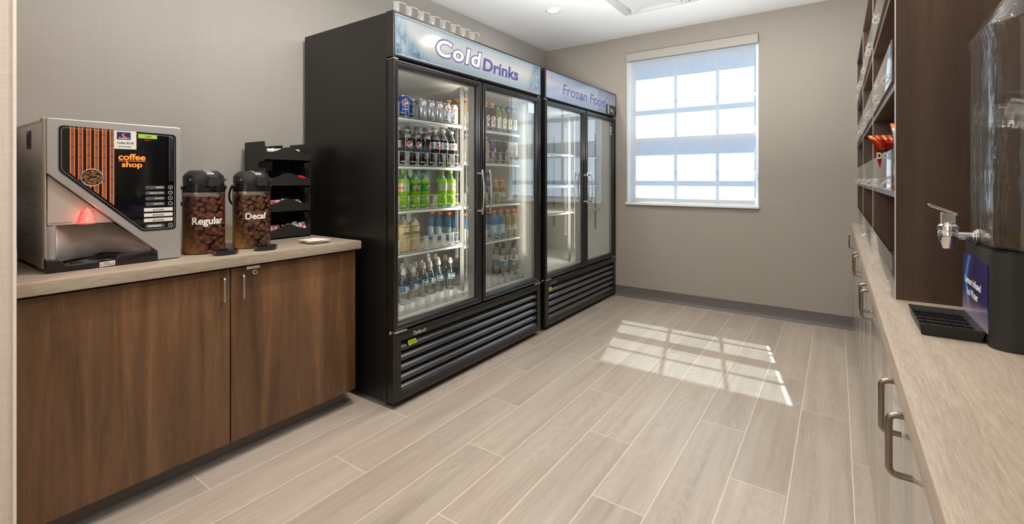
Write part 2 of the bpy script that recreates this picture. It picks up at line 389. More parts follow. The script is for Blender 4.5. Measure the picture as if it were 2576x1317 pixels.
def tag(o, label, cat, group=None, kind=None):
    if label: o['label'] = label
    if cat: o['category'] = cat
    if group: o['group'] = group
    if kind: o['kind'] = kind
    return o
def thing(name, loc, label, cat, group=None):
    o = bpy.data.objects.new(name, None); COL.objects.link(o); o.location = loc; o.empty_display_size = 0.05
    bpy.context.view_layer.update()
    return tag(o, label, cat, group)
def struct(mb, name, mats, **kw):
    o = mb.build(name, mats, **kw); o['kind'] = 'structure'; return o
def dup(root, loc, rz=0.0, label=None, group=None):
    r = root.copy(); COL.objects.link(r); r.location = loc; r.rotation_euler = (0, 0, rz)
    if label: r['label'] = label
    if group: r['group'] = group
    for ch in list(root.children):
        c = ch.copy(); COL.objects.link(c); c.parent = r
        for g in list(ch.children):
            d = g.copy(); COL.objects.link(d); d.parent = c
    return r

# ---------------- lettering ----------------
_TC = {}
def glyphs(txt, bold=0.0, shear=0.0, extr=0.0, spacing=1.0):
    k = (txt, bold, shear, extr, spacing)
    if k in _TC: return _TC[k]
    cu = bpy.data.curves.new('txt', 'FONT'); cu.body = txt; cu.size = 1; cu.offset = bold; cu.shear = shear; cu.extrude = extr
    cu.resolution_u = 4; cu.space_character = spacing
    ob = bpy.data.objects.new('txt', cu); COL.objects.link(ob)
    bpy.context.view_layer.update(); dg = bpy.context.evaluated_depsgraph_get()
    me = bpy.data.meshes.new_from_object(ob.evaluated_get(dg))
    vs = [tuple(v.co) for v in me.vertices]; fs = [tuple(p.vertices) for p in me.polygons]
    bpy.data.objects.remove(ob); bpy.data.curves.remove(cu); bpy.data.meshes.remove(me)
    xs = [v[0] for v in vs]; ys = [v[1] for v in vs]
    r = (vs, fs, min(xs), max(xs), min(ys), max(ys)); _TC[k] = r; return r
def text(mb, txt, box, plane, d, bold=0.0, shear=0.0, th=0.0008, cyl=None, spacing=1.0):
    """box=(u0,u1,v0,v1). plane '+X': u=y v=z at x=d ; '-X': u=-y (u0>u1 in y); '-Y': u=x at y=d; cyl=(cx,cy,r): wraps, u is arc length"""
    vs, fs, x0, x1, y0, y1 = glyphs(txt, bold, shear, 0.5, spacing)
    u0, u1, v0, v1 = box; out = []
    for x, y, z in vs:
        u = u0 + (x - x0) / (x1 - x0) * (u1 - u0); v = v0 + (y - y0) / (y1 - y0) * (v1 - v0); t = d + (z) * th if not cyl else None
        if cyl:
            a = u / cyl[2]; rr = cyl[2] + z * th; out.append((cyl[0] + rr * math.cos(a), cyl[1] + rr * math.sin(a), v))
        elif plane == '+X': out.append((d + z * th, u, v))
        elif plane == '-X': out.append((d - z * th, u, v))
        elif plane == '-Y': out.append((u, d - z * th, v))
        elif plane == 'Z': out.append((u, v, d + z * th))
    mb.add(out, fs); return mb
def rrect(y0, y1, z0, z1, r, n=5):
    pts = []
    for cy, cz, a0 in ((y1 - r, z1 - r, 0), (y0 + r, z1 - r, 90), (y0 + r, z0 + r, 180), (y1 - r, z0 + r, 270)):
        for i in range(n + 1):
            a = math.radians(a0 + 90 * i / n); pts.append((cy + r * math.cos(a), cz + r * math.sin(a)))
    return pts
def rpoly(pts, r, n=5):
    """round the corners of any polygon"""
    out = []; m = len(pts)
    for i in range(m):
        p = Vector(pts[i]); a = (Vector(pts[i - 1]) - p); b = (Vector(pts[(i + 1) % m]) - p)
        la, lb = a.length, b.length; a.normalize(); b.normalize()
        rr = r[i] if isinstance(r, (list, tuple)) else r
        d = min(rr, la * 0.45, lb * 0.45)
        if d < 1e-5: out.append(tuple(p)); continue
        p0 = p + a * d; p1 = p + b * d
        for k in range(n + 1):
            t = k / n; out.append(tuple(p0 * (1 - t) ** 2 + p * 2 * t * (1 - t) + p1 * t * t))
    return out
# =====================================================================
# shared materials
# =====================================================================
m_floor = mat_floor()
m_wall = mat_linen('linen_wallcovering', srgb(162, 157, 150), srgb(170, 165, 158))
m_wall_near = mat_linen('linen_wallcovering_cream', srgb(206, 192, 178), srgb(224, 211, 198), .45)
m_wall_back = mat_linen('linen_wallcovering_taupe', srgb(154, 147, 137), srgb(162, 155, 145))
m_ceil = M('ceiling_paint', srgb(240, 239, 236), 0.85, spec=0.2, bump=(180, 0.05))
m_base = M('rubber_base', srgb(96, 90, 87), 0.5)
m_white = M('white_gloss', srgb(232, 232, 230), 0.35)
m_whitem = M('white_satin', srgb(236, 235, 232), 0.55)
m_lam = mat_wood('oak_laminate', srgb(140, 126, 109), srgb(163, 148, 130), srgb(184, 170, 152), 'Y', 0.42, 0.35, 1.5, .6)
m_cab = mat_wood('walnut_laminate', srgb(78, 55, 37), srgb(110, 80, 54), srgb(140, 101, 69), 'Z', 0.30, 0.45)
m_cabd = M('walnut_edge_dark', srgb(46, 30, 20), 0.4)
m_tow = mat_wood('dark_walnut', srgb(60, 45, 36), srgb(77, 59, 46), srgb(91, 71, 56), 'Z', 0.34, 0.45)
m_edge_sheen = M('painted_edge_sheen', srgb(206, 198, 192), 0.3)  # pale colour stands for a grazing reflection on the panel edges
m_black = M('black_painted_steel', srgb(24, 22, 20), 0.30, spec=0.5)
m_blackg = M('black_gloss_plastic', srgb(26, 25, 25), 0.22, spec=0.55)
m_blackm = M('black_matt_plastic', srgb(36, 34, 32), 0.5)
m_void = M('recess_black', srgb(10, 10, 10), 0.8)
m_chrome = M('chrome', (0.86, 0.86, 0.86), 0.06, 1.0)
m_nickel = M('satin_nickel', srgb(200, 196, 190), 0.28, 1.0)
m_dnickel = M('dark_nickel', srgb(150, 138, 126), 0.28, 1.0)
m_intw = M('cooler_liner', srgb(222, 220, 216), 0.42)
m_shelf = M('white_shelf', srgb(236, 236, 233), 0.35)
m_gasket = M('grey_gasket', srgb(150, 148, 146), 0.5)
m_pil = M('pilaster_grey', srgb(150, 148, 145), 0.35, 0.3)
m_led = M('led_emitter', (1, 1, 1), 0.4, emis=(1.0, 0.90, 0.74, 1), estr=9)
m_navy = M('sign_navy', srgb(52, 46, 92), 0.4, emis=srgb(84, 74, 138), estr=0.15)
m_cream = M('sign_cream', srgb(176, 168, 162), 0.4, emis=srgb(236, 226, 216), estr=0.16)
m_red = M('print_red', srgb(205, 50, 40), 0.4)
m_blue = M('print_blue', srgb(40, 66, 160), 0.4)
m_wht = M('print_white', srgb(240, 240, 238), 0.4)
m_blk = M('print_black', srgb(22, 22, 24), 0.4)
m_doorglass = mat_thin_glass('door_glass', tint=(0.92, 0.945, 0.94, 1), ior=1.75, refl=(0.95, 0.98, 1, 1), mul=1.9, base=0.0)
m_winglass = mat_thin_glass('window_glass', tint=(0.96, 0.98, 0.98, 1), ior=1.5)
m_acr = mat_thin_glass('acrylic', tint=(0.93, 0.94, 0.95, 1), ior=1.6, base=0.10)
m_clear = mat_thin_glass('clear_plastic', tint=(0.93, 0.93, 0.93, 1), ior=1.6, both=True, rough=0.05, base=0.08)
m_frost = mat_liquid('translucent_white_plastic', (0.82, 0.82, 0.80, 1), 0.2, 0.45, 0.5)

# =====================================================================
# the room
# =====================================================================
XL, XR, YB, YF, ZC = -2.665, 0.72, 4.5, -3.2, 2.60
WX0, WX1, WZ0, WZ1 = -1.728, -0.554, 0.945, 2.345
struct(MB().box(-3.4, XR + .1, YF - .1, YB + .3, -0.1, 0), 'floor', m_floor)
struct(MB().box(-3.4, XR + .1, YF - .1, YB + .25, ZC, ZC + .1), 'ceiling', m_ceil)
struct(MB().box(XL - .12, XL, 0.29, YB, 0, ZC), 'wall_left', m_wall)
struct(MB().box(-3.4, -2.0, YF, 0.295, 0, ZC), 'wall_left_front', m_wall_near)
struct(MB().box(-2.0, -1.9965, 0.290, 0.2975, 0, ZC), 'trim_1', M('corner_bead', srgb(236, 230, 222), 0.5))
struct(MB().box(XR, XR + .12, YF, YB, 0, ZC), 'wall_right', m_wall)
struct(MB().box(-3.4, XR, YF - .12, YF, 0, ZC), 'wall_front', m_wall)
YO = YB + 0.175
wb = MB()
wb.box(XL - .12, WX0, YB, YO, 0, ZC); wb.box(WX1, XR + .12, YB, YO, 0, ZC)
wb.box(WX0, WX1, YB, YO, 0, WZ0 - .022); wb.box(WX0, WX1, YB, YO, WZ1, ZC)
struct(wb, 'wall_back', m_wall_back)
# cove base along the back wall, with a small toe
prof = [(YB, 0), (YB - .022, 0), (YB - .020, .006), (YB - .012, .016), (YB - .0065, .03), (YB - .005, .1), (YB, .104)]
bb = MB(); bb.prism(prof, 'X', XL, XR) if False else None
vs = []; 
for x in (XL, XR):
    for (y, z) in prof: vs.append((x, y, z))
n_ = len(prof); bb.add(vs, [(i, (i + 1) % n_, n_ + (i + 1) % n_, n_ + i) for i in range(n_)], True)
struct(bb, 'baseboard_back', m_base)
struct(MB().box(XR - .008, XR, YF, -0.6, 0, .1), 'baseboard_right', m_base)
struct(MB().box(-2.0, -1.992, YF, 0.29, 0, .1), 'baseboard_left', m_base)

# window: frame, muntins, glass, stool
wi = bpy.data.objects.new('window_1', None); COL.objects.link(wi); wi.location = (WX0, YB, WZ0); wi['kind'] = 'structure'
bpy.context.view_layer.update()
m_vinyl = M('white_vinyl', srgb(226, 232, 238), 0.4)
fr = MB(); YG = YB + 0.10
fw = 0.058
fr.box(WX0, WX0 + fw, YG - .03, YG + .04, WZ0, WZ1, .003); fr.box(WX1 - .03, WX1, YG - .03, YG + .04, WZ0, WZ1, .003)
fr.box(WX0 + .001, WX1 - .001, YG - .028, YG + .038, WZ0 + .001, WZ0 + .055, .003); fr.box(WX0 + .001, WX1 - .001, YG - .028, YG + .038, WZ1 - .04, WZ1 - .001, .003)
fr.box(WX0, WX1, YG - .025, YG + .035, 1.545, 1.645, .003)           # meeting rail
fr.build('window_frame', m_vinyl, wi)
rv = MB(); rv.box(WX0, WX0 + .004, YB + .001, YG - .03, WZ0, WZ1); rv.box(WX1 - .004, WX1, YB + .001, YG - .03, WZ0, WZ1); rv.box(WX0 + .004, WX1 - .004, YB + .001, YG - .03, WZ1 - .004, WZ1)
rv.build('window_reveal', m_white, wi)
mu = MB()
for x in (-1.275, -0.905): mu.box(x - .011, x + .011, YG - .008, YG + .012, WZ0, WZ1)
for z in (1.235, 1.925): mu.box(WX0, WX1, YG - .008, YG + .012, z - .011, z + .011)
mu.build('muntin_grid', m_vinyl, wi)
MB().box(WX0 + .02, WX1 - .02, YG - .002, YG + .002, WZ0 + .03, WZ1 - .03).build('window_pane', m_winglass, wi)
MB().box(WX0 - .008, WX1 + .008, YB - .028, YG - .03, WZ0 - .024, WZ0, .003).build('window_sill', m_white, wi)
MB().box(WX0, WX1, YG + .04, YO + .03, WZ0 - .05, WZ0 + .0, .002).build('outer_sill', m_vinyl, wi)

# roller blind
YBL = YB + 0.022
rb = thing('roller_blind', (-1.14, YB, WZ1), 'translucent white woven roller blind pulled down over the sunlit window', 'blind')
MB().box(WX0 + .002, WX1 - .0005, YB - .032, YB + .012, WZ1 - .004, WZ1 + .074, .002).build('fascia', M('blind_fascia', srgb(168, 161, 152), 0.5), rb)
MB().add([(WX0 + .030, YBL, WZ0 + .042), (WX1 - .034, YBL, WZ0 + .042), (WX1 - .034, YBL, WZ1 + .0), (WX0 + .030, YBL, WZ1 + .0)], [(0, 1, 2, 3)]).build('fabric', mat_blind(), rb)
MB().box(WX0 + .036, WX1 - .030, YBL - .008, YBL + .008, WZ0 + .012, WZ0 + .044, .003).build('bottom_bar', M('blind_bar', srgb(205, 208, 210), 0.4), rb)
ch = MB(); xc = WX1 - .014
for k in range(70): ch.box(xc - .002, xc + .002, YB - .006, YB - .002, 1.19 + k * .0165, 1.198 + k * .0165)
ch.tube([(xc, YB - .004, 1.19), (xc, YB - .004, WZ1)], .0008, 6)
ch.build('bead_chain', m_whitem, rb)
hd = MB(); hd.lathe([(0, -.004), (.016, -.004), (.019, 0), (.016, .004), (0, .004)], (0, 0, 0), 20)
hd.v = [(xc + v[0], YB - .010 + v[2], 1.195 + v[1]) for v in hd.v]
hd.build('chain_tensioner', m_clear, rb)

# ---------------- ceiling fittings ----------------
for i, (x, y, pw) in enumerate(DOWNLIGHTS):
    t = thing('downlight', (x, y, ZC), ['round recessed downlight glowing in ceiling above the freezer, beside the window wall',
        'round recessed downlight over the right aisle near the window wall', 'round recessed downlight over the coffee counter',
        'round recessed downlight over the water dispenser', 'unseen recessed downlight added behind the camera as room fill'][i], 'ceiling light', 'recessed downlights')
    MB().lathe([(.048, -.0005), (.050, -.005), (.066, -.004), (.070, 0)], (x, y, ZC), 40, cap=False).build('trim_ring', m_white, t)
    MB().lathe([(0, -.003), (.049, -.003)], (x, y, ZC), 40, cap=False).build('lens', M('downlight_lens', (1, 1, 1), 0.5, emis=(1, 0.95, 0.88, 1), estr=9), t)
    lamp('downlight_lamp', 'AREA', (x, y, ZC - .012), pw, (1.0, 0.94, 0.87), .095, shape='DISK', direction=(0, 0, -1))
# square ceiling diffuser
ax0, ax1, ay0, ay1 = -1.512, -0.902, 3.285, 3.895
t = thing('air_diffuser', ((ax0 + ax1) / 2, (ay0 + ay1) / 2, ZC), 'square white ceiling air diffuser with stepped frame and curved vanes', 'air vent')
def ring(mb, i0, i1, z0, z1):
    a, b, c, d = ax0 + i0, ax1 - i0, ay0 + i0, ay1 - i0; e, f, g, h = ax0 + i1, ax1 - i1, ay0 + i1, ay1 - i1
    vs = [(a, c, z0), (b, c, z0), (b, d, z0), (a, d, z0), (e, g, z1), (f, g, z1), (f, h, z1), (e, h, z1)]
    mb.add(vs, [(k, (k + 1) % 4, 4 + (k + 1) % 4, 4 + k) for k in range(4)])
q = MB(); ring(q, 0, 0, ZC, ZC - .008); ring(q, 0, .028, ZC - .008, ZC - .008); ring(q, .028, .034, ZC - .008, ZC - .002)
ring(q, .034, .052, ZC - .002, ZC - .002); ring(q, .052, .054, ZC - .002, ZC - .028); ring(q, .054, .088, ZC - .028, ZC - .036)
ring(q, .088, .090, ZC - .036, ZC - .006); ring(q, .090, .30, ZC - .006, ZC - .005)
m_diff = M('diffuser_enamel', srgb(196, 195, 191), .5)
q.build('outer_frame', m_diff, t)
q = MB(); cx_, cy_ = (ax0 + ax1) / 2, (ay0 + ay1) / 2
rows = []; W_ = .200
for i in range(33):
    u = -1 + 2 * i / 32; rows.append([(cx_ + u * W_, cy_ + (-1 + 2 * j / 32) * W_, ZC - .040 + .034 * max(math.sqrt(max(0, 1 - u * u)), math.sqrt(max(0, 1 - (-1 + 2 * j / 32) ** 2)))) for j in range(33)])
q.sheet(rows)
q.build('curved_vanes', m_diff, t)

# =====================================================================
# left counter
# =====================================================================
CZ = 0.855
t = thing('base_cabinet', (-2.36, .92, 0), 'dark walnut two-door base cabinet under the coffee counter', 'cabinet')
MB().box(-2.655, -2.085, .297, 1.528, .085, .812).build('carcass', m_cabd, t)
for k, (a, b_) in enumerate(((.303, .9185), (.9235, 1.531))):
    d = MB().box(-2.083, -2.060, a, b_, .084, .803, .0012).build('door', m_cab, t); d['label'] = ('left' if k == 0 else 'right') + ' walnut door'
    hy = .888 if k == 0 else .963
    hx = -2.060
    pts = [(hx, hy, .777), (hx + .014, hy, .777)] 
    pts = [(hx, hy, .772)] + [(hx + .026 - .008 + .008 * math.sin(a_), hy, .772 - .008 + .008 * math.cos(a_)) for a_ in [i * math.pi / 12 for i in range(7)]] \
        + [(hx + .026 - .008 + .008 * math.cos(a_), hy, .676 - .008 * 0 - .008 * math.sin(a_) + .008) for a_ in [i * math.pi / 12 for i in range(7)]] + [(hx, hy, .676)]
    h = MB().tube(pts, .0048, 12)
    h.v = [v for v in h.v]
    ho = h.build('handle', m_nickel, t); ho.parent = d
    if k:
        lk = MB(); lk.lathe([(0, .009), (.006, .009), (.0065, .007), (.0105, .006), (.0125, .002), (.013, 0)], (0, 0, 0), 28)
        lk.v = [(hx + v[2], 1.018 + v[0], .7755 + v[1]) for v in lk.v]
        lo = lk.build('lock', m_nickel, t); lo.parent = d
        q = MB().box(hx + .0095, hx + .0102, 1.0165, 1.0195, .771, .780).build('keyhole', m_void, t); q.parent = d
        q = MB().box(hx, hx + .0012, .985, 1.040, .7905, .8025).build('name_plate', m_wht, t); q.parent = d; q['label'] = 'white name plate'
        q = MB(); text(q, 'c', (1.010, 1.0145, .7945, .7985), '+X', hx + .0014); q = q.build('plate_mark', m_blk, t); q.parent = d
# toe kick with cove
tk = [(-2.105, .0), (-2.120, .022), (-2.123, .086), (-2.16, .086), (-2.16, 0)]
MB().prism([(x, z) for x, z in tk], 'Y', .297, 1.500).build('toe_kick', m_base, t)
t = thing('countertop', (-2.35, .92, CZ), 'pale oak laminate countertop on the walnut cabinet beside the cooler', 'countertop')
MB().box(-2.661, -2.03, .2975, 1.546, .814, CZ, .0015).build('slab', m_lam, t)
MB().box(-2.663, -2.644, .2975, 1.546, CZ, .955, .001).build('backsplash', m_lam, t)
MB().box(-2.644, -2.045, .2975, .306, CZ, .955, .001).build('side_splash', m_lam, t)

# =====================================================================
# coffee machine
# =====================================================================
m_silv = M('silver_paint', srgb(186, 184, 182), 0.34, 0.55)
m_silv2 = M('champagne_panel', srgb(182, 175, 164), 0.5, 0.2)
m_steel = M('brushed_steel_back', srgb(226, 222, 216), 0.4, 0.15)
m_pglass = M('black_panel_glass', srgb(14, 14, 15), 0.04, spec=0.6)
m_or = M('orange_light', srgb(255, 120, 50), 0.4, emis=srgb(255, 112, 44), estr=1.6)
m_ors = M('orange_strip', srgb(255, 110, 50), 0.4, emis=srgb(255, 92, 34), estr=1.3)
m_brk = M('printed_brick_strip', srgb(112, 96, 90), 0.15)
m_grey = M('pill_grey', srgb(84, 84, 84), 0.4)
m_label = M('paper_label', srgb(226, 222, 214), 0.6)
FX = -2.19
cm = thing('coffee_machine', (-2.4, .59, CZ), 'silver coffee vending machine with black glass front and orange lettering', 'coffee machine')
q = MB()
# body shell: sides, back, top (front left open for the bay)
q.box(-2.635, FX - .03, .3935, .3965, .868, 1.378); q.box(-2.635, FX - .03, .786, .789, .868, 1.378)
q.box(-2.635, -2.63, .3965, .786, .868, 1.378); q.box(-2.635, FX - .03, .3965, .786, 1.35, 1.378)
q.box(-2.635, FX - .03, .3965, .786, .868, .874)
q.box(-2.30, FX - .032, .400, .786, 1.075, 1.35); q.box(-2.33, FX - .032, .70, .786, .874, 1.10)
q.build('housing', m_silv, cm)
q = MB(); poly = [(-2.655, 1.366), (-2.655, 1.345), (-2.645, 1.345), (-2.645, 1.372), (-2.25, 1.372), (-2.244, 1.380), (FX - .02, 1.380), (FX - .02, 1.386), (-2.25, 1.386), (-2.256, 1.379), (-2.655, 1.379)]
q.prism(poly, 'Y', .391, .791); q.build('lid', m_silv2, cm)
# front frame: ring polygon with diagonal
outer = rpoly([(.397, 1.383), (.790, 1.383), (.790, .858), (.7085, .858), (.7085, .893), (.397, 1.196)], [.006, .012, .008, .001, .001, .002])
q = MB().prism(outer, 'X', FX - .028, FX, bev=.003); q.build('front_door', m_silv, cm)
q = MB().box(FX - .05, FX - .028, .3925, .402, .868, 1.380, .003).box(FX - .045, FX - .006, .3925, .397, .905, 1.380, .002); q.build('edge_rail', m_silv2, cm)
gl = rpoly([(.426, 1.360), (.772, 1.352), (.772, .974), (.661, .974), (.426, 1.203)], [.014, .014, .014, .012, .014])
q = MB().prism(gl, 'X', FX - .004, FX + .0015); g = q.build('display_glass', m_pglass, cm)
gi = rpoly([(.433, 1.353), (.767, 1.345), (.767, .981), (.664, .981), (.433, 1.207)], [.012] * 5)
q = MB(); q.tube([(FX + .0016, y, z) for y, z in gi], .0007, 6, closed=True); o = q.build('inset_line', m_silv, cm); o.parent = g
zlow = lambda y: 1.2215 - (y - .426) * .972
q = MB()
edges = []
for k in range(6):
    a = .4555 + k * .0216; b_ = a + .0108
    q.add([(FX + .0022, a, zlow(a) + .002), (FX + .0022, b_, zlow(b_) + .002), (FX + .0022, b_, 1.356), (FX + .0022, a, 1.356)], [(0, 1, 2, 3)]); edges += [a, b_]
o = q.build('brick_print', m_brk, cm); o.parent = g
q = MB()
for e_ in edges[:-1] + [.5745]: q.box(FX + .002, FX + .003, e_ - .0008, e_ + .0008, zlow(e_) + .002, 1.357)
o = q.build('light_strips', m_ors, cm); o.parent = g
q = MB()
for zz in (1.33, 1.29, 1.25, 1.21, 1.165, 1.12):
    for k in range(6):
        a = .4555 + k * .0216
        if zz > zlow(a) + .02: q.box(FX + .0023, FX + .0026, a + .001, a + .0098, zz - .0009 + .004 * (k % 3), zz + .0009 + .004 * (k % 3))
o = q.build('brick_joints', m_blk, cm); o.parent = g
# bean medallion
bd = MB(); rc = [(.513 + .0305 * math.cos(a), 1.180 + .0305 * math.sin(a)) for a in [i * math.pi / 24 for i in range(48)]]
bd.prism(rc, 'X', FX + .002, FX + .0045); mdl = bd.build('bean_medallion', mat_beans('medallion_beans', (srgb(150, 100, 62), srgb(196, 146, 100)), False), cm)
MB().tube([(FX + .0045, y, z) for y, z in rc], .0014, 8, closed=True).build('medallion_ring', m_silv, cm)
# lettering
q = MB(); text(q, 'coffee', (.588, .670, 1.246, 1.270), '+X', FX + .0026, bold=.02); text(q, 'shop', (.598, .660, 1.2135, 1.240), '+X', FX + .0026, bold=.02)
q.box(FX + .002, FX + .003, .588, .670, 1.2418, 1.2432); o = q.build('lettering', m_or, cm); o.parent = g; o['label'] = 'glowing orange lettering'
q = MB().box(FX + .0016, FX + .0028, .576, .642, 1.287, 1.355); pp = q.build('price_card', m_label, cm)
q = MB().prism(rrect(.583, .6245, 1.322, 1.350, .003), 'X', FX + .0028, FX + .0032); o = q.build('hotel_logo', M('logo_navy', srgb(32, 38, 96), .4), cm); o.parent = pp
q = MB()
arc = [( .607 + .0095 * math.cos(a), 1.3385 + .0075 * math.sin(a)) for a in [math.radians(60 + i * 240 / 14) for i in range(15)]] + [(.607 + .003 + .0075 * math.cos(a), 1.3395 + .0055 * math.sin(a)) for a in [math.radians(290 - i * 220 / 14) for i in range(15)]]
q.prism(arc, 'X', FX + .0033, FX + .0036); o = q.build('logo_swoosh', M('logo_orange', srgb(240, 120, 50), .4), cm); o.parent = pp
q = MB(); text(q, 'Comfort', (.588, .620, 1.3245, 1.3305), '+X', FX + .0038, bold=.02); o = q.build('logo_text', m_wht, cm); o.parent = pp
q = MB(); text(q, 'Coffee $3.00', (.584, .634, 1.305, 1.314), '+X', FX + .0032); text(q, 'Paid at Front Desk', (.589, .626, 1.2945, 1.2985), '+X', FX + .0032); o = q.build('price_text', M('print_grey', srgb(70, 70, 74), .5), cm); o.parent = pp
q = MB().box(FX + .0016, FX + .0024, .648, .708, 1.331, 1.3465); lcd = q.build('lcd', M('lcd_green', srgb(150, 190, 60), .3, emis=srgb(150, 196, 66), estr=.25), cm)
q = MB(); text(q, 'Ready', (.672, .690, 1.3365, 1.342), '+X', FX + .003); o = q.build('lcd_text', M('lcd_dark', srgb(60, 90, 40), .5), cm); o.parent = lcd
q = MB(); text(q, 'RHEA XS', (.667, .688, 1.3225, 1.3262), '+X', FX + .003, bold=.03); o = q.build('model_text', m_red, cm); o.parent = g
q = MB(); q.tube([(FX + .004, .7535, z) for z in (1.165, 1.167, 1.172, 1.338, 1.343, 1.345)], [.004, .0085, .0102, .0102, .0085, .004], 20); q.build('door_handle', M('gunmetal', srgb(70, 74, 84), .16, .9), cm)
bz = [1.142, 1.1205, 1.0995, 1.078, 1.056, 1.0355, 1.0155, .9925]
names = ['Espresso', 'American Coffee', 'Cafe Latte', 'Cappuccino']
for i, z in enumerate(bz):
    if i < 4 or i == 7:
        o = MB().prism(rrect(.670, .7345, z - .0068, z + .0068, .0066), 'X', FX + .0015, FX + .0022).build('drink_label', m_grey, cm)
        q = MB()
        if i < 4: wdt = {0: .023, 1: .045, 2: .027, 3: .031}[i]; text(q, names[i].upper(), (.7275 - wdt, .7275, z - .0024, z + .0024), '+X', FX + .0028, bold=.02)
        else: text(q, 'CORTADITO', (.677, .7225, z - .0038, z + .0038), '+X', FX + .0028, bold=.05)
        q = q.build('drink_name', m_wht, cm); q.parent = o
        b_ = MB().prism([(.7525 + .0062 * math.cos(a), z + .0062 * math.sin(a)) for a in [k * math.pi / 12 for k in range(24)]], 'X', FX + .0015, FX + .0024).build('button', m_blackg, cm)
        q = MB(); q.tube([(FX + .0026, .7525 + .0072 * math.cos(a), z + .0072 * math.sin(a)) for a in [k * math.pi / 14 for k in range(28)]], .0006, 6, closed=True)
        text(q, str(i + 1), (.7512, .7538, z - .002, z + .002), '+X', FX + .003); q = q.build('button_ring', m_wht, cm); q.parent = b_
    else:
        o = MB().box(FX + .0015, FX + .0024, .666, .7605, z - .0068, z + .0068).build('drink_label', m_label, cm)
        q = MB(); text(q, 'out of service', (.694, .7305, z - .0026, z + .0034), '+X', FX + .003); q = q.build('drink_name', m_grey, cm); q.parent = o; o['label'] = 'white out of service sticker'
# upper bay panel, cup bay
tri = [(.401, 1.190), (.401, 1.0155), (.578, 1.0155)]
MB().prism(tri, 'X', FX - .03, FX - .014, bev=.0015).build('spout_cover', m_silv2, cm)
q = MB(); text(q, 'rheavendors', (.408, .462, 1.0215, 1.0285), '+X', FX - .0135); q.build('maker_name', m_silv, cm)
q = MB().box(-2.34, FX - .018, .4, .60, 1.0165, 1.070); q.build('spout_block', m_silv2, cm)
# concave steel back of the cup bay
rows = []
for i in range(25):
    a = i / 24; y = .418 + a * .30; x = FX - .018 - .10 * math.sin(math.pi * min(1, a * 1.0)) ** 0.8 if a < 1 else FX - .012
    zt = 1.02 if y < .572 else min(1.02, .893 + (.7085 - y) * .97)
    rows.append([(x, y, .885), (x, y, max(zt + .01, .886))])
MB().sheet(rows).build('bay_back', m_steel, cm, solid=.002)
q = MB(); q.lathe([(.0125, .9), (.0125, 1.0145)], (FX - .013, .4095, 0), 28); q.box(FX - .04, FX - .006, .396, .41, .9, 1.0145); q.build('column', m_silv, cm)
# drip tray
tp = [(.394, .857), (.7075, .857), (.7075, .893), (.590, .893), (.578, .876), (.444, .876), (.428, .898), (.394, .899)]
q = MB().prism(tp, 'X', FX - .025, FX + .006, bev=.0015)
q.box(-2.32, FX - .02, .396, .70, .857, .868)
rows = []
for i in range(41):
    a = math.pi * i / 40; rows.append([(FX - .012 - .10 * math.sin(a), .512 + .085 * math.cos(a), .874), (FX - .014 - .118 * math.sin(a), .512 + .102 * math.cos(a), .895)])
q.sheet(rows); q.build('drip_tray', m_blackg, cm, solid=.0012)
q = MB()
for rr in (.012, .024, .036, .048): q.tube([(FX - .055 + rr * .8 * math.cos(a), .508 + rr * 1.15 * math.sin(a), .8765) for a in [k * math.pi / 18 for k in range(36)]], .0012, 6, closed=True)
for k in range(8):
    a = k * math.pi / 4; q.tube([(FX - .055, .508, .8765), (FX - .055 + .04 * math.cos(a), .508 + .056 * math.sin(a), .8765)], .001, 6)
q.build('drip_grate', m_blackg, cm)
q = MB(); q.prism([(.533, .8575), (.577, .8595), (.577, .8765), (.533, .8735)], 'X', FX + .0062, FX + .0072); o = q.build('caution_sticker', m_label, cm)
q = MB(); text(q, 'Caution', (.545, .562, .869, .872), '+X', FX + .0078); text(q, 'very hot liquid', (.541, .569, .8625, .866), '+X', FX + .0078)
text(q, '!', (.5365, .538, .8605, .8705), '+X', FX + .0078, bold=.03); text(q, '!', (.5715, .573, .8625, .8725), '+X', FX + .0078, bold=.03); q = q.build('caution_text', m_blk, cm); q.parent = o
# red lit spout
rows = []; m_nz = M('red_lit_lens', srgb(255, 90, 80), .25, emis=srgb(255, 70, 60), estr=1.5)
pr = [(0, .0240), (.012, .0228), (.024, .0208), (.036, .0178), (.046, .014), (.054, .0085), (.0585, .002)]
for z, r in pr: rows.append([(FX - .016 + .022 * math.sin(a) * (r / .024) ** .6, .5015 - r * math.cos(a), 1.0155 + z) for a in [k * math.pi / 14 for k in range(15)]])
nz = MB().sheet(rows).build('spout_lens', m_nz, cm); nz['label'] = 'red glowing spout lens'
q = MB()
for i in range(9):
    for j in range(7):
        z = .006 + i * .0062; y = (j - 3) * .0062 + (i % 2) * .0031
        r = next((pr[k][1] + (pr[k + 1][1] - pr[k][1]) * (z - pr[k][0]) / (pr[k + 1][0] - pr[k][0]) for k in range(len(pr) - 1) if pr[k][0] <= z <= pr[k + 1][0]), .002)
        if abs(y) < r * .82:
            a = math.acos(max(-1, min(1, y / r))); x = FX - .016 + .022 * math.sin(a) * (r / .024) ** .6
            q.lathe([(0, .0012), (.0016, .0004), (.0018, 0)], (0, 0, 0), 6, cap=False); o_ = len(q.v) - 18
            for k in range(o_, len(q.v)): v = q.v[k]; q.v[k] = (x + v[2], .5015 + y + v[0], 1.0155 + z + v[1])
o = q.build('lens_studs', M('red_lens_bright', srgb(255, 190, 180), .2, emis=srgb(255, 150, 140), estr=1.8), cm); o.parent = nz
lamp('spout_lamp', 'POINT', (FX + .03, .50, 1.04), .12, (1, .2, .15)).data.shadow_soft_size = .015
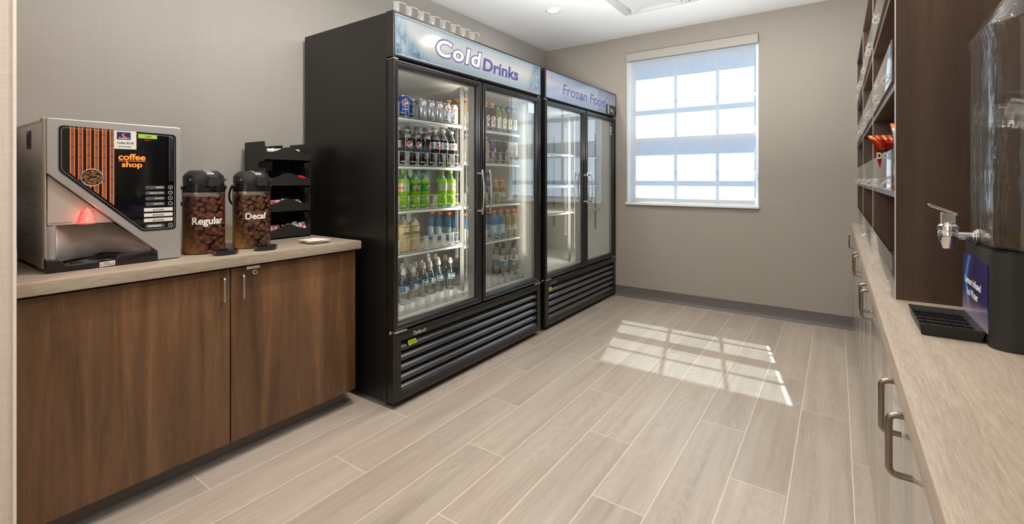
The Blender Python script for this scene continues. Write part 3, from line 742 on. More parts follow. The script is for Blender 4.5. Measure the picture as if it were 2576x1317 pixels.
# side: handle recess and vent holes
q = MB(); q.box(-2.452, -2.398, .3905, .3945, 1.285, 1.35, .001); hr = q.build('side_grip', m_blackm, cm)
MB().box(-2.446, -2.406, .3900, .3908, 1.296, 1.338).build('grip_hole', m_void, cm).parent = hr
q = MB()
for r_ in range(6):
    for c_ in range(7):
        x = -2.475 + c_ * .027; z = 1.195 - r_ * .056
        q.lathe([(0, 0), (.0042, 0)], (0, 0, 0), 8, cap=False); o_ = len(q.v) - 16
        for k in range(o_, len(q.v)): v = q.v[k]; q.v[k] = (x + v[0], .3930, z + v[1])
q.build('vent_holes', M('vent_dark', srgb(96, 90, 84), .6), cm)
for x in (-2.60, -2.24):
    for y in (.42, .76): MB().lathe([(.018, 0), (.018, .013)], (x, y, CZ), 16).build('foot', m_blackm, cm)

# =====================================================================
# airpots
# =====================================================================
def airpot(cx, cy, word, box, tint, label):
    t = thing('airpot', (cx, cy, CZ), label, 'coffee airpot', 'bean-printed coffee airpots')
    R = .079
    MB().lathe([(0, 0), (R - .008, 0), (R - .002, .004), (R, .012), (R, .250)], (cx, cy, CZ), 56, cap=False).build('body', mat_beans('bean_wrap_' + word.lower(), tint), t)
    MB().lathe([(R + .0004, .247), (R + .001, .249), (R + .001, .263), (R - .003, .2645)], (cx, cy, CZ), 56, cap=False).build('steel_band', m_nickel, t)
    c = MB().lathe([(R - .003, .264), (R + .0015, .266), (R + .0015, .280), (R - .004, .2985), (R - .004, .302), (0, .302)], (cx, cy, CZ), 56, cap=False)
    c.build('collar', m_blackg, t)
    # pump head: faceted sections swept from back to spout
    h = MB(); secs_ = []
    for x, w, zt in ((-.0780, .020, .308), (-.070, .038, .330), (-.052, .060, .347), (-.022, .0735, .3565), (.010, .0750, .357), (.036, .067, .350), (.055, .050, .344), (.070, .032, .3385), (.085, .0245, .333), (.099, .0225, .327)):
        zb = .299 if x < .05 else .290
        secs_.append([(cx + x, cy + f * w, CZ + z) for f, z in ((-1, zb), (-1, zb + .55 * (zt - zb)), (-.9, zb + .75 * (zt - zb)), (-.66, zt), (0, zt + .0008), (.66, zt), (.9, zb + .75 * (zt - zb)), (1, zb + .55 * (zt - zb)), (1, zb))])
    k_ = 9; vs_ = [p for r_ in secs_ for p in r_]; fs_ = [(i * k_ + j, (i + 1) * k_ + j, (i + 1) * k_ + (j + 1) % k_, i * k_ + (j + 1) % k_) for i in range(len(secs_) - 1) for j in range(k_)]
    fs_ += [tuple(range(k_)), tuple(range(len(vs_) - k_, len(vs_)))[::-1]]
    h.add(vs_, fs_, True)
    hd = h.build('pump_head', m_blackm, t)
    q = MB(); q.prism([(cx + .008, CZ + .3600), (cx + .022, CZ + .3585), (cx + .044, CZ + .3520), (cx + .062, CZ + .3450), (cx + .066, CZ + .3390), (cx + .020, CZ + .349), (cx + .008, CZ + .352)], 'Y', cy - .0145, cy + .0145, bev=.0018)
    q.build('push_button', m_chrome, t)
    q = MB(); q.lathe([(.006, .280), (.0075, .283), (.0075, .292)], (cx + .078, cy, CZ), 16); q.build('spout', m_blackg, t)
    for s_ in (-1, 1): MB().cyl((cx + .03, cy + s_ * .062, CZ + .317), (cx + .045, cy + s_ * .070, CZ + .317), .004, 12).build('latch_pin', m_nickel, t)
    q = MB()
    for s_ in (-1, 1): q.cyl((cx, cy + s_ * .076, CZ + .285), (cx, cy + s_ * .089, CZ + .285), .009, 18)
    pts = []
    for i in range(21):
        a = math.pi * i / 20; pts.append((cx - .10 * math.sin(a), cy - .090 * math.cos(a), CZ + .285 - .10 * math.sin(a)))
    q.tube(pts, .0045, 10); q.build('carry_handle', m_blackg, t)
    q = MB(); text(q, word, box, '+X', 0, bold=.028, th=.0006, cyl=(cx, cy, R + .0004)); q.build('lettering', m_wht, t)
    return t
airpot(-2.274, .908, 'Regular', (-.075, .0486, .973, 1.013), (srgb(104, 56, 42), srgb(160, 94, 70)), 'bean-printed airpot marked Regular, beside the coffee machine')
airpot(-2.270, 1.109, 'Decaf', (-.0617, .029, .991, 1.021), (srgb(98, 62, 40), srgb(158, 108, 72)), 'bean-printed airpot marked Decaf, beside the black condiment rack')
def drip(cx, cy, hx, hy, lab):
    t = thing('drip_cup', (cx, cy, CZ), lab, 'drip tray', 'small black airpot drip trays')
    def oc(k, z): return [(cx + x * k * hx, cy + y * k * hy, z) for x, y in ((1, .55), (.45, 1), (-.45, 1), (-1, .55), (-1, -.55), (-.45, -1), (.45, -1), (1, -.55))]
    q = MB(); A, B, C_, D = oc(.92, CZ), oc(1, CZ + .0205), oc(.93, CZ + .0205), oc(.86, CZ + .004)
    q.add(A + B + C_ + D, [list(range(8))[::-1]] + [(i + 8 * k, (i + 1) % 8 + 8 * k, (i + 1) % 8 + 8 * (k + 1), i + 8 * (k + 1)) for k in range(3) for i in range(8)] + [list(range(24, 32))])
    q.build('tray', m_blackg, t, fix=True); return t
drip(-2.132, .934, .036, .046, 'black octagonal drip tray in front of the Regular airpot')
drip(-2.122, 1.098, .036, .046, 'black octagonal drip tray in front of the Decaf airpot')

# =====================================================================
# condiment rack
# =====================================================================
OY0, OY1, OXF, OXB = 1.253, 1.511, -2.435, -2.64
ot = thing('condiment_rack', (-2.54, 1.38, CZ), 'black four-tier condiment rack filled with packets, against the cooler side', 'condiment rack')
def side_poly():
    p = [(OXB, CZ), (OXF, CZ)]
    z = CZ
    for k in range(4):
        zt = CZ + .095 + k * .1385 if k < 3 else 1.372
        zb = CZ + .002 + k * .1385
        p += [(OXF, zb + (.0 if k == 0 else .0)), (OXF, zt if k < 3 else 1.372)]
        if k < 3: p += [(OXF - .012, zt + .006), (OXF - .055, zt + .006), (OXF - .062, zt + .012), (OXF - .062, zt + .032), (OXF - .055, zt + .040), (OXF - .012, zt + .040)]
    p += [(OXB, 1.372)]
    return p
pl = []
for a in side_poly():
    if not pl or (Vector(a) - Vector(pl[-1])).length > 1e-4: pl.append(a)
for y in (OY0, OY1 - .004):
    q = MB().prism(rpoly(pl, [.0005] + [.010] * (len(pl) - 2) + [.004], 3), 'Y', y, y + .004); q.build('side_panel', m_blackm, ot)
q = MB().box(OXB, OXB + .004, 1.405, OY1, CZ, 1.30)
for k in range(4): q.box(OXB, OXB + .004, OY0, 1.405, CZ + k * .1385, CZ + k * .1385 + (.045 if k < 3 else .088))
q.build('back_panel', m_blackm, ot)
for k in range(4):
    zb = CZ + .004 + k * .1385
    q = MB().box(OXB, OXF, OY0 + .004, OY1 - .004, zb, zb + .004)
    pts = [(OY0 + .004, zb), (OY1 - .004, zb), (OY1 - .004, zb + .044)]
    for i in range(17):
        a = i / 16; y = OY1 - .034 - a * (OY1 - OY0 - .068); pts.append((y, zb + .044 + .028 * math.sin(math.pi * a) ** 2.0))
    pts.append((OY0 + .004, zb + .044))
    q.prism(pts, 'X', OXF - .004, OXF)
    q.box(OXB, OXF - .06, 1.380, 1.384, zb, zb + .085)
    q.build('tray', m_blackm, ot)
def packet(x, y, z, w, l, rx, rz, mat_, nm, lab, cat, grp, ink=None):
    t = thing(nm, (x, y, z), lab, cat, grp)
    q = MB(); rows = []
    for i in range(7):
        u = -1 + 2 * i / 6
        rows.append([(u * w / 2, v * l / 2, .0024 * (1 - u * u) * (1 - v * v) + .001 * math.sin(7 * u + 3 * v)) for v in (-1, -.7, -.3, 0, .3, .7, 1)])
    q.sheet(rows); o = q.add([], []).build('sachet', mat_, None, solid=.0012); o.parent = t
    if ink:
        q = MB(); q.box(-w * .28, w * .28, -l * .2, l * .22, .0030, .0034); o2 = q.build('print', ink, None); o2.parent = t
    t.rotation_euler = (rx[0], rx[1], rz); return t
m_pk = M('pink_paper', srgb(214, 150, 156), .7); m_wp = M('white_paper', srgb(222, 216, 206), .7); m_pki = M('packet_print', srgb(178, 70, 80), .7)
rs = random.Random(3); R_ = math.radians
PK = 'sugar packets in the condiment rack'
ordn = ['first', 'second', 'third', 'fourth', 'fifth', 'sixth', 'seventh']
z4 = CZ + .008; z3 = z4 + .1385; z2 = z3 + .1385; z1 = z2 + .1385
for k, (y, dz, rx, rz) in enumerate([(1.285, .040, 62, 5), (1.315, .040, 55, -10), (1.345, .038, 58, 14)]):
    packet(OXF - .03 - .012 * k, y, z4 + dz, .055, .062, (0, R_(rx), ), R_(rz), m_pk, 'sweetener_packet', 'pink sweetener packet in the bottom tray of the rack, %s from its left side' % ordn[k], 'packet', PK, m_pki)
for k, (y, dz, rx, rz) in enumerate([(1.40, .048, 35, 20), (1.425, .044, 60, -20), (1.452, .052, 70, 35), (1.475, .042, 45, -5), (1.492, .046, 72, 15)]):
    packet(OXF - .035 - .006 * (k % 3), y, z4 + dz, .05, .055, (0, R_(rx)), R_(rz), m_wp, 'sugar_packet', 'white sugar packet in the bottom tray of the rack, %s of five from the divider' % ordn[k], 'packet', PK, m_pki)
for k, (y, dz, rx, rz) in enumerate([(1.285, .044, 50, 30), (1.312, .050, 75, -15), (1.34, .046, 66, 8)]):
    packet(OXF - .03, y, z3 + dz, .02, .07, (R_(20), R_(rx)), R_(rz), m_pk, 'sweetener_packet', 'pink sweetener packet in the third tray down, %s from its left side' % ordn[k], 'packet', PK, m_pki)
for k, (y, dz, rx, rz) in enumerate([(1.395, .050, 40, 25), (1.425, .046, 30, -10), (1.458, .042, 42, 20)]):
    packet(OXF - .035, y, z3 + dz, .05, .055, (0, R_(rx)), R_(rz), m_wp, 'sugar_packet', 'white sugar packet in the third tray down, %s from the divider' % ordn[k], 'packet', PK, m_pki)
t = packet(OXF - .03, 1.458, z2 + .046, .05, .075, (R_(3), R_(20)), R_(8), M('red_paper', srgb(226, 30, 36), .5), 'red_packet', 'bright red packet in the second tray down of the rack', 'packet', None)
for k, (x, y) in enumerate(((OXF - .035, 1.300), (OXF - .03, 1.338))):
    t = thing('creamer_cup', (x, y, z1 + .044), 'white creamer cup lying in the top tray, ' + ('nearer the rack side' if k == 0 else 'nearer the tray middle'), 'creamer cup', 'creamer cups')
    q = MB(); q.lathe([(.010, 0), (.014, .003), (.016, .034), (.018, .035), (.018, .037), (0, .037)], (0, 0, 0), 20)
    q.v = [(v[0], v[2] - .018, v[1]) for v in q.v]; o = q.build('cup', m_wp, None); o.parent = t; t.rotation_euler = (0, 0, R_(-12 + 20 * k))
packet(OXF - .03, 1.455, z1 + .044, .034, .03, (0, R_(75)), R_(20), m_wp, 'sugar_packet', 'single white packet standing in the top tray of the rack', 'packet', PK)
packet(OXF - .028, 1.443, z1 + .040, .04, .045, (0, R_(25)), R_(-20), m_wp, 'sugar_packet', 'white packet lying flat in the top tray of the rack', 'packet', PK)

# napkins
for k in range(4):
    zz = CZ + .002 + k * .0042; a = R_((-4, 9, -12, 5)[k]); rows = []
    nx, ny = 11, 17
    for i in range(nx):
        r_ = []
        for j in range(ny):
            u, v = -1 + 2 * i / (nx - 1), -1 + 2 * j / (ny - 1)
            x, y = u * .058, v * .052; w = .0016 * math.sin(9 * v + k) * abs(u) ** 3 + .0012 * math.sin(22 * v + 2 * k) * (abs(u) > .95)
            r_.append((x * math.cos(a) - y * math.sin(a), x * math.sin(a) + y * math.cos(a), max(0, w) + .0012))
        rows.append(r_)
    t = thing('napkin', (-2.165 + .004 * k, 1.372 - .004 * k, zz), ['white paper napkin at the bottom of the small pile by the counter end', 'white paper napkin second from the bottom of the small pile', 'white paper napkin second from the top of the small pile', 'white paper napkin on top of the small pile by the counter end'][k], 'napkin', 'loose paper napkins')
    o = MB().sheet(rows).build('sheet', M('napkin_paper', srgb(232, 224, 212), .9), None, solid=.0022); o.parent = t
# =====================================================================
# glass-door merchandisers
# =====================================================================
def frame_loft(mb, y0, y1, z0, z1, prof):
    """mitred frame: prof = [(inset, x)]"""
    vs = []
    for w, x in prof: vs += [(x, y0 + w, z0 + w), (x, y1 - w, z0 + w), (x, y1 - w, z1 - w), (x, y0 + w, z1 - w)]
    fs = [(4 * k + i, 4 * k + (i + 1) % 4, 4 * k + 4 + (i + 1) % 4, 4 * k + 4 + i) for k in range(len(prof) - 1) for i in range(4)]
    return mb.add(vs, fs)
DPROF = [(0, -1.898), (0, -1.846), (.003, -1.841), (.010, -1.840), (.013, -1.843), (.0145, -1.843), (.018, -1.841), (.023, -1.842), (.026, -1.847), (.028, -1.847), (.032, -1.850), (.036, -1.857), (.0375, -1.866), (.0375, -1.885)]
def chrome_handle(t, d, y, z0, z1, x0=-1.842):
    q = MB(); pts = []
    for i in range(17):
        a = i / 16; pts.append((x0 + .034 + .014 * math.sin(math.pi * a), y, z0 + (z1 - z0) * a))
    q.tube(pts, .0058, 14)
    for z in (z0 + .022, z1 - .022): q.cyl((x0, y, z), (x0 + .040, y, z), .0058, 14)
    o = q.build('handle', m_chrome, t); o.parent = d; return o
def led_row(q, x, y, z0, z1, pitch=.0135):
    n = int((z1 - z0) / pitch)
    for k in range(n + 1): q.box(x - .0012, x + .0012, y - .0022, y + .0022, z0 + k * pitch - .0026, z0 + k * pitch + .0026)
def cooler(nm, y0, y1, ym, label, cat, shelves, header_mat, leds):
    t = thing(nm, (-2.24, (y0 + y1) / 2, 0), label, cat)
    XB, XS = -2.632, -1.898; yl, yr = y0 + .035, y1 - .035
    q = MB()
    q.box(XB, XS, y0, yl, .045, 2.028); q.box(XB, XS, yr, y1, .045, 2.028)
    q.box(XB, XB + .03, yl, yr, .045, 2.028); q.box(XB, XS, yl, yr, 1.79, 2.028); q.box(XB, XS, yl, yr, .045, .40)
    q.build('cabinet', m_black, t)
    q = MB(); q.box(XB + .031, XB + .035, yl + .001, yr - .001, .402, 1.788); q.box(XB + .03, XS, yl + .0005, yl + .004, .402, 1.788); q.box(XB + .03, XS, yr - .004, yr - .0005, .402, 1.788)
    q.box(XB + .03, XS, yl, yr, 1.774, 1.789); q.box(XB + .03, XS, yl, yr, .401, .425)
    q.build('liner', m_intw, t)
    # header
    hd = MB(); frame_loft(hd, y0, y1, 1.800, 2.032, [(0, XS), (0, -1.845), (.003, -1.840), (.011, -1.840), (.014, -1.845), (.016, -1.848)])
    hd.box(XS, -1.852, y0 + .004, y1 - .004, 1.804, 2.028); ho = hd.build('header', m_blackg, t)
    q = MB(); q.box(-1.852, -1.8475, y0 + .0155, y1 - .0155, 1.8155, 2.0165); sg = q.build('backlit_sign', header_mat, t)
    q = MB(); frame_loft(q, y0 + .0125, y1 - .0125, 1.8125, 2.0195, [(0, -1.8435), (.0, -1.8425), (.0028, -1.8425), (.0028, -1.848)]); q.build('sign_trim', M('pale_trim', srgb(170, 182, 192), .25, .5), t)
    # grille
    g = MB(); frame_loft(g, y0 + .004, y1 - .004, .030, .388, [(0, -1.93), (0, -1.850), (.006, -1.842), (.022, -1.840), (.045, -1.840), (.047, -1.843), (.047, -1.90)])
    g.box(-1.93, -1.90, y0 + .01, y1 - .01, .034, .384)
    go = g.build('grille_frame', m_black, t)
    q = MB(); ya, yb = y0 + .049, y1 - .049
    for k in range(5):
        z = .338 - k * .0525
        pr = [(-1.897, z + .004), (-1.893, z + .002), (-1.854, z - .0315), (-1.8495, z - .037), (-1.8475, z - .0465), (-1.8460, z - .0490), (-1.8475, z - .0505), (-1.852, z - .0505), (-1.852, z - .038), (-1.897, z - .001)]
        m_ = len(pr); vs = [(x, y, zz) for y in (ya, yb) for x, zz in pr]
        q.add(vs, [(i, (i + 1) % m_, m_ + (i + 1) % m_, m_ + i) for i in range(m_)], True); q.add(vs[:m_], [list(range(m_))]); q.add(vs[m_:], [list(range(m_))[::-1]])
    q.build('louvres', M('louvre_black', srgb(50, 51, 54), .26, .0, spec=1.0, coat=1.0), t, fix=True)
    MB().box(-1.895, -1.889, ya, yb, .08, .345).build('grille_void', m_void, t)
    # doors
    gap = .0075
    for k, (a, b) in enumerate(((y0 + .006, ym - gap), (ym + gap, y1 - .006))):
        d = MB(); frame_loft(d, a, b, .398, 1.786, DPROF); d = d.build('door', m_blackg, t); d['label'] = ('left' if k == 0 else 'right') + ' black framed glass door'
        q = MB().box(-1.872, -1.866, a + .030, b - .030, .428, 1.756); q = q.build('glass', m_doorglass, t); q.parent = d
        q = MB(); frame_loft(q, a + .026, b - .026, .424, 1.760, [(0, -1.874), (.012, -1.874), (.012, -1.899), (0, -1.899)]); q = q.build('gasket', m_gasket, t); q.parent = d
        chrome_handle(t, d, (ym - .047) if k == 0 else (ym + .028), .955, 1.232)
        # hinges
        yh0, yh1 = (a, a + .082) if k == 0 else (b - .082, b)
        q = MB().box(-1.865, -1.838, yh0, yh1, .388, .3975, .0015); q.cyl((-1.872, (a if k == 0 else b), .383), (-1.872, (a if k == 0 else b), .398), .008, 14); q.build('hinge', m_nickel, t)
        q = MB().box(-1.880, -1.846, yh0 if k == 0 else b - .03, (a + .03) if k == 0 else yh1, 1.789, 1.7945, .001); q.cyl((-1.860, (a + .012 if k == 0 else b - .012), 1.786), (-1.860, (a + .012 if k == 0 else b - .012), 1.799), .006, 12); q.build('hinge', m_nickel, t)
    # interior mullion, pilasters
    q = MB().box(-1.925, -1.900, ym - .045, ym + .040, .425, 1.774, .002); q.build('mullion', m_gasket, t)
    q = MB(); q.box(-2.022, -2.004, ym - .012, ym + .010, .425, 1.774); q.box(-2.60, -2.585, ym - .015, ym + .012, .425, 1.774); q.build('centre_post', m_pil, t)
    for (xx, yy) in ((-2.048, ym - .016), (-2.048, yr - .010), (-2.048, yl + .004), (-2.54, ym - .016), (-2.54, yr - .010), (-2.54, yl + .004)):
        q = MB().box(xx - .010, xx + .010, yy, yy + .006, .66, 1.64)
        p_ = q.build('shelf_rail', m_pil, t)
        s_ = MB()
        for i in range(61): s_.box(xx - .0035, xx + .0035, yy - .0004 if yy > yl + .01 else yy + .0062, yy + .0002 if yy > yl + .01 else yy + .0066, .68 + i * .0155, .688 + i * .0155)
        s_ = s_.build('slots', m_void, t); s_.parent = p_
    for bay, zs in enumerate(shelves):
        a, b = ((yl + .006, ym - .018) if bay == 0 else (ym + .014, yr - .012))
        for z in zs:
            q = MB(); q.box(-2.585, -2.0, a, b, z - .005, z); q.box(-2.006, -2.0, a, b, z - .018, z + .001, .001); q.box(-2.014, -2.008, a, b, z - .022, z - .016)
            for i in range(8): q.box(-2.58 + i * .075, -2.576 + i * .075, a, b, z - .012, z - .005)
            q.build('shelf', m_shelf, t)
    for (yy, za, zb, pw_) in leds:
        q = MB().box(-1.934, -1.928, yy - .004, yy + .004, za - .01, zb + .01).build('led_strip', m_whitem, t)
        s_ = MB(); led_row(s_, -1.935, yy, za, zb); s_ = s_.build('led_dots', m_led, t); s_.parent = q
        lamp('led_lamp', 'AREA', (-1.955, yy, (za + zb) / 2), pw_, (1, .91, .78), .012, zb - za, direction=(-1, 0, 0)).rotation_euler = (Matrix(((0, 0, 1), (1, 0, 0), (0, 1, 0)))).to_euler()
    # feet
    for x in (-1.915, -2.58):
        for y in (y0 + .04, y1 - .04):
            q = MB().lathe([(.016, 0), (.018, .004), (.008, .012), (.008, .05)], (x, y, 0), 16).build('foot', m_nickel, t)
    return t, sg, go
hdr1 = mat_header('sign_cold', srgb(226, 222, 212), srgb(150, 172, 182), 1.815, 2.017, 1.61, 3.02, .13)
hdr2 = mat_header('sign_frozen', srgb(226, 228, 234), srgb(160, 176, 204), 1.815, 2.017, 2.4, 5.3, .13)
CY0, CY1, CYM = 1.597, 3.030, 2.322
ZL = [1.525, 1.252, 1.000, .755]; ZR = [1.518, 1.288, .998, .740]; ZFL = .425
c1, sg1, g1 = cooler('beverage_cooler', CY0, CY1, CYM, 'black two-door glass beverage cooler with backlit Cold Drinks sign', 'cooler', (ZL, ZR), hdr1,
    [(1.645, .56, 1.715, 2.2), (2.272, .56, 1.715, 4.6), (2.972, .60, 1.74, .35)])
FY0, FY1, FYM = 3.094, 4.492, 3.811
c2, sg2, g2 = cooler('display_freezer', FY0, FY1, FYM, 'black two-door glass freezer with Frozen Food sign, shelves empty', 'freezer', ([1.40, 1.12, .88], [1.40, 1.12, .88]), hdr2,
    [(3.145, .56, 1.70, 1.5), (3.765, .56, 1.70, 4.6)])
# lettering on the signs
q = MB(); XSN = -1.8470
text(q, 'Cold', (1.902, 2.321, 1.864, 1.977), '+X', XSN, bold=.062, shear=.16, spacing=1.12); o = q.build('lettering', m_navy, c1); o.parent = sg1
q = MB(); text(q, 'Cold', (1.9110, 2.3125, 1.8722, 1.9688), '+X', XSN + .0007, bold=.022, shear=.16, spacing=1.135); o = q.build('lettering_fill', m_cream, c1); o.parent = sg1
q = MB(); text(q, 'Drinks', (2.328, 2.730, 1.864, 1.947), '+X', XSN, bold=.028, shear=.10); o = q.build('lettering', m_navy, c1); o.parent = sg1
q = MB(); text(q, 'Turbo air', (2.875, 2.985, 1.826, 1.834), '+X', XSN, bold=.03, shear=.3); o = q.build('maker_mark', m_red, c1); o.parent = sg1
q = MB(); text(q, 'Frozen Food', (3.374, 4.245, 1.861, 1.957), '+X', XSN + .0006, bold=.03, shear=.12); o = q.build('lettering', M('sign_blue', srgb(84, 90, 134), .4, emis=srgb(112, 122, 180), estr=.12), c2); o.parent = sg2
q = MB(); text(q, 'Frozen Food', (3.368, 4.252, 1.857, 1.957), '+X', XSN, bold=.055, shear=.12); o = q.build('lettering_outline', m_cream, c2); o.parent = sg2
q = MB(); text(q, 'Turbo', (3.116, 3.180, 1.969, 1.983), '+X', XSN, bold=.03, shear=.25); o = q.build('maker_mark', M('print_orange', srgb(226, 110, 80), .4), c2); o.parent = sg2
q = MB(); text(q, 'air', (3.188, 3.222, 1.969, 1.980), '+X', XSN, bold=.03, shear=.25); o = q.build('maker_mark', m_blue, c2); o.parent = sg2
for c_, g_, y_ in ((c1, g1, 1.728), (c2, g2, 3.175)):
    q = MB(); text(q, 'Turbo', (y_, y_ + .062, .350, .371), '+X', -1.8398, bold=.02, shear=.3, th=.003); text(q, 'air', (y_ + .068, y_ + .096, .350, .369), '+X', -1.8398, bold=.02, shear=.3, th=.003); o = q.build('maker_badge', m_chrome, c_); o.parent = g_
    q = MB(); q.add([(-1.8520, y_ - .026, .327), (-1.8520, y_ + .030, .327), (-1.8440, y_ + .030, .303), (-1.8440, y_ - .026, .303)], [(0, 3, 2, 1)]); o = q.build('green_sticker', M('lime_sticker', srgb(196, 210, 40), .5), c_, solid=.001)
    q = MB(); text(q, 'Hydrocarbon', (y_ - .020, y_ + .024, .3155, .3205), '+X', -1.8462); text(q, 'Refrigerant', (y_ - .020, y_ + .024, .307, .312), '+X', -1.8434); q = q.build('sticker_text', m_blk, c_); q.parent = o
# freezer controller at the right end of the header
q = MB(); q.box(-1.850, -1.838, 4.262, FY1 - .002, 1.802, 1.905, .002); cb = q.build('control_box', m_blackm, c2)
q = MB(); q.box(-1.838, -1.828, 4.268, 4.300, 1.812, 1.898, .003); q.box(-1.838, -1.830, 4.335, 4.375, 1.835, 1.872, .002); q.box(-1.838, -1.831, 4.395, 4.408, 1.822, 1.865, .002); q = q.build('control_switches', m_pil, c2); q.parent = cb
q = MB().box(-1.8655, -1.8650, 4.405, 4.432, 1.62, 1.70).build('rating_label', m_wht, c2)
q = MB(); text(q, 'UL', (4.41, 4.427, 1.66, 1.69), '+X', -1.8645, bold=.03); q.box(-1.8646, -1.8643, 4.409, 4.428, 1.628, 1.65); q.build('rating_print', m_grey, c2)
q = MB().box(-1.8655, -1.8650, 2.885, 2.968, 1.665, 1.735).build('energy_label', M('film_label', srgb(170, 190, 205), .3), c1)
q = MB().box(XSN - .0, XSN, 0, 0, 0, 0) if False else None
q = MB().box(-2.14, -2.08, CY0 - .0015, CY0 + .01, .062, .082); q = None
q = MB().box(-1.955, -1.925, CY0 - .0012, CY0, .052, .078); q.build('base_slot', m_void, c1)

# =====================================================================
# glides (bottle organisers)
# =====================================================================
def glide_mesh(n, pitch, depth=.40, rim=.082):
    q = MB()
    for k in range(n + 1): q.box(-depth, -.004, k * pitch - .0012, k * pitch + .0012, 0, .014)
    q.box(-depth, .0, 0, n * pitch, 0, .003)
    for k in range(n):
        yc = (k + .5) * pitch; r = pitch / 2 - .0015
        arc = [(-.028 + (r + .002) * math.sin(math.pi * i / 14) * .9, yc - r * math.cos(math.pi * i / 14)) for i in range(15)]
        q.tube([(x, y, rim - .0006 * i) for i, (x, y) in enumerate(arc)], .0019, 6)
        rows = []
        for i, (x, y) in enumerate(arc):
            top = rim - .0006 * i; lo = .002 if i < 4 else None
            if i <= 4: rows.append([(x, y, .003), (x, y, top)])
        q.sheet(rows)
        q.tube([(arc[5][0], arc[5][1], .022), (arc[9][0] - .002, arc[9][1] + .008, .022)], .0035, 8)
        q.tube([(arc[14][0], arc[14][1], rim - .028), (arc[14][0], arc[14][1], .003)], .0014, 6)
    return q
m_gl = mat_liquid('glide_plastic', (0.92, 0.92, 0.90, 1), 0.18, 0.68, 0.5)
def glide(loc, n, pitch, lab, depth=.40, rim=.082, rz=0, extra=None):
    t = thing('bottle_organizer', loc, lab, 'bottle organizer', 'translucent bottle organizers')
    o = glide_mesh(n, pitch, depth, rim).build('lanes', m_gl, None, solid=.0008); o.parent = t; return t
names_l = ['top', 'second', 'third', 'fourth']
pitch = .0765
for i, z in enumerate(ZL): glide((-1.999 - .002, 1.6555 + .11, z), 7, .0750 if i else .0715, 'translucent lane organizer on the %s shelf behind the left cooler door' % names_l[i])
for i, z in enumerate(ZR): glide((-2.001, 2.345, z), 8, .0755, 'translucent lane organizer on the %s shelf behind the right cooler door' % names_l[i])
glide((-1.955, 1.72, ZFL), 7, .080, 'translucent lane organizer on the cooler floor behind the left door', rim=.075)
glide((-1.955, 2.352, ZFL), 8, .078, 'translucent lane organizer on the cooler floor behind the right door', rim=.075)
# the one lying on top of the cooler
t = glide((-1.945, 1.705, 2.032), 8, .0910, 'translucent eight-lane organizer left on top of the tall cooler', depth=.3, rim=.100)
for ch_ in t.children: ch_.data = ch_.data.copy(); ch_.data.materials[0] = mat_liquid('faint_glide_plastic', (0.94, 0.94, 0.92, 1), 0.18, 0.86, 0.5)

# =====================================================================
# drinks
# =====================================================================
def cyl_patch(q, r, u0, u1, v0, v1, nu=8, nv=1, base=0.0):
    rows = []
    for j in range(nv + 1):
        v = v0 + (v1 - v0) * j / nv; rows.append([(r * math.cos((u0 + (u1 - u0) * i / nu) / r), r * math.sin((u0 + (u1 - u0) * i / nu) / r), v) for i in range(nu + 1)])
    return q.sheet(rows)
def disc(q, r, u, v, R, f0=None, f1=None, n=14):
    """slice of a disc wrapped on a cylinder between curves f0(u) and f1(u)"""
    lo_, hi_ = [], []
    for i in range(n + 1):
        a = -1 + 2 * i / n; h = math.sqrt(max(0, 1 - a * a)); lo = -h if f0 is None else max(-h, f0(a)); hi = h if f1 is None else min(h, f1(a)); hi = max(lo, hi)
        an = (u + a * R) / r; lo_.append((r * math.cos(an), r * math.sin(an), v + lo * R)); hi_.append((r * math.cos(an), r * math.sin(an), v + hi * R))
    q.sheet([lo_, hi_])
def globe(parent, r, u, v, R):
    q = MB(); disc(q, r + .0004, u, v, R * 1.12); w = q.build('logo', m_wht, None); w.parent = parent
    q = MB(); disc(q, r + .0007, u, v, R, lambda a: .05 + .55 * a + .15 * math.sin(3 * a), None); o = q.build('logo_red', m_red, None); o.parent = parent
    q = MB(); disc(q, r + .0007, u, v, R, None, lambda a: -.48 + .22 * a); o = q.build('logo_blue', m_blue, None); o.parent = parent
class Proto:
    def __init__(s, root): s.root = root; s.used = False
    def put(s, x, y, z, rz, label, group):
        if not s.used:
            s.used = True; r = s.root; r.location = (x, y, z); r.rotation_euler = (0, 0, math.radians(rz)); r['label'] = label; r['group'] = group; return r
        return dup(s.root, (x, y, z), math.radians(rz), label, group)
def mk(name, cat):
    t = bpy.data.objects.new(name, None); COL.objects.link(t); t['category'] = cat; t['label'] = ''; t.empty_display_size = .03; return t
def child(q, name, mat_, t, **kw):
    o = q.build(name, mat_, None, **kw); o.parent = t; return o
m_can = M('can_silver', srgb(198, 198, 200), .28, .75); m_canb = M('can_blue', srgb(26, 78, 168), .28, .5); m_alu = M('aluminium', srgb(205, 205, 205), .22, .9)
def can(name, body, h=.122, r=.0325, slim=False):
    t = mk(name, 'can'); rr = r
    child(MB().lathe([(r * .78, 0), (r * .84, .003), (r, .012), (r, h - .014), (r * .86, h - .004)], n=28, cap=False), 'body', body, t)
    child(MB().lathe([(r * .86, h - .004), (r * .87, h), (r * .82, h), (r * .80, h - .004), (0, h - .004)], n=28, cap=False).lathe([(0, .003), (r * .78, 0)], n=28, cap=False), 'lid', m_alu, t)
    return t
cola_s = can('soda_can', m_can); globe(cola_s, .0325, 0, .078, .0175)
q = MB(); text(q, 'diet', (-.012, .008, .046, .056), '+X', 0, cyl=(0, 0, .0328)); text(q, 'pepsi', (-.016, .016, .030, .042), '+X', 0, cyl=(0, 0, .0328)); child(q, 'print', m_blue, cola_s)
cola_b = can('soda_can', m_canb); globe(cola_b, .0325, 0, .078, .0185)
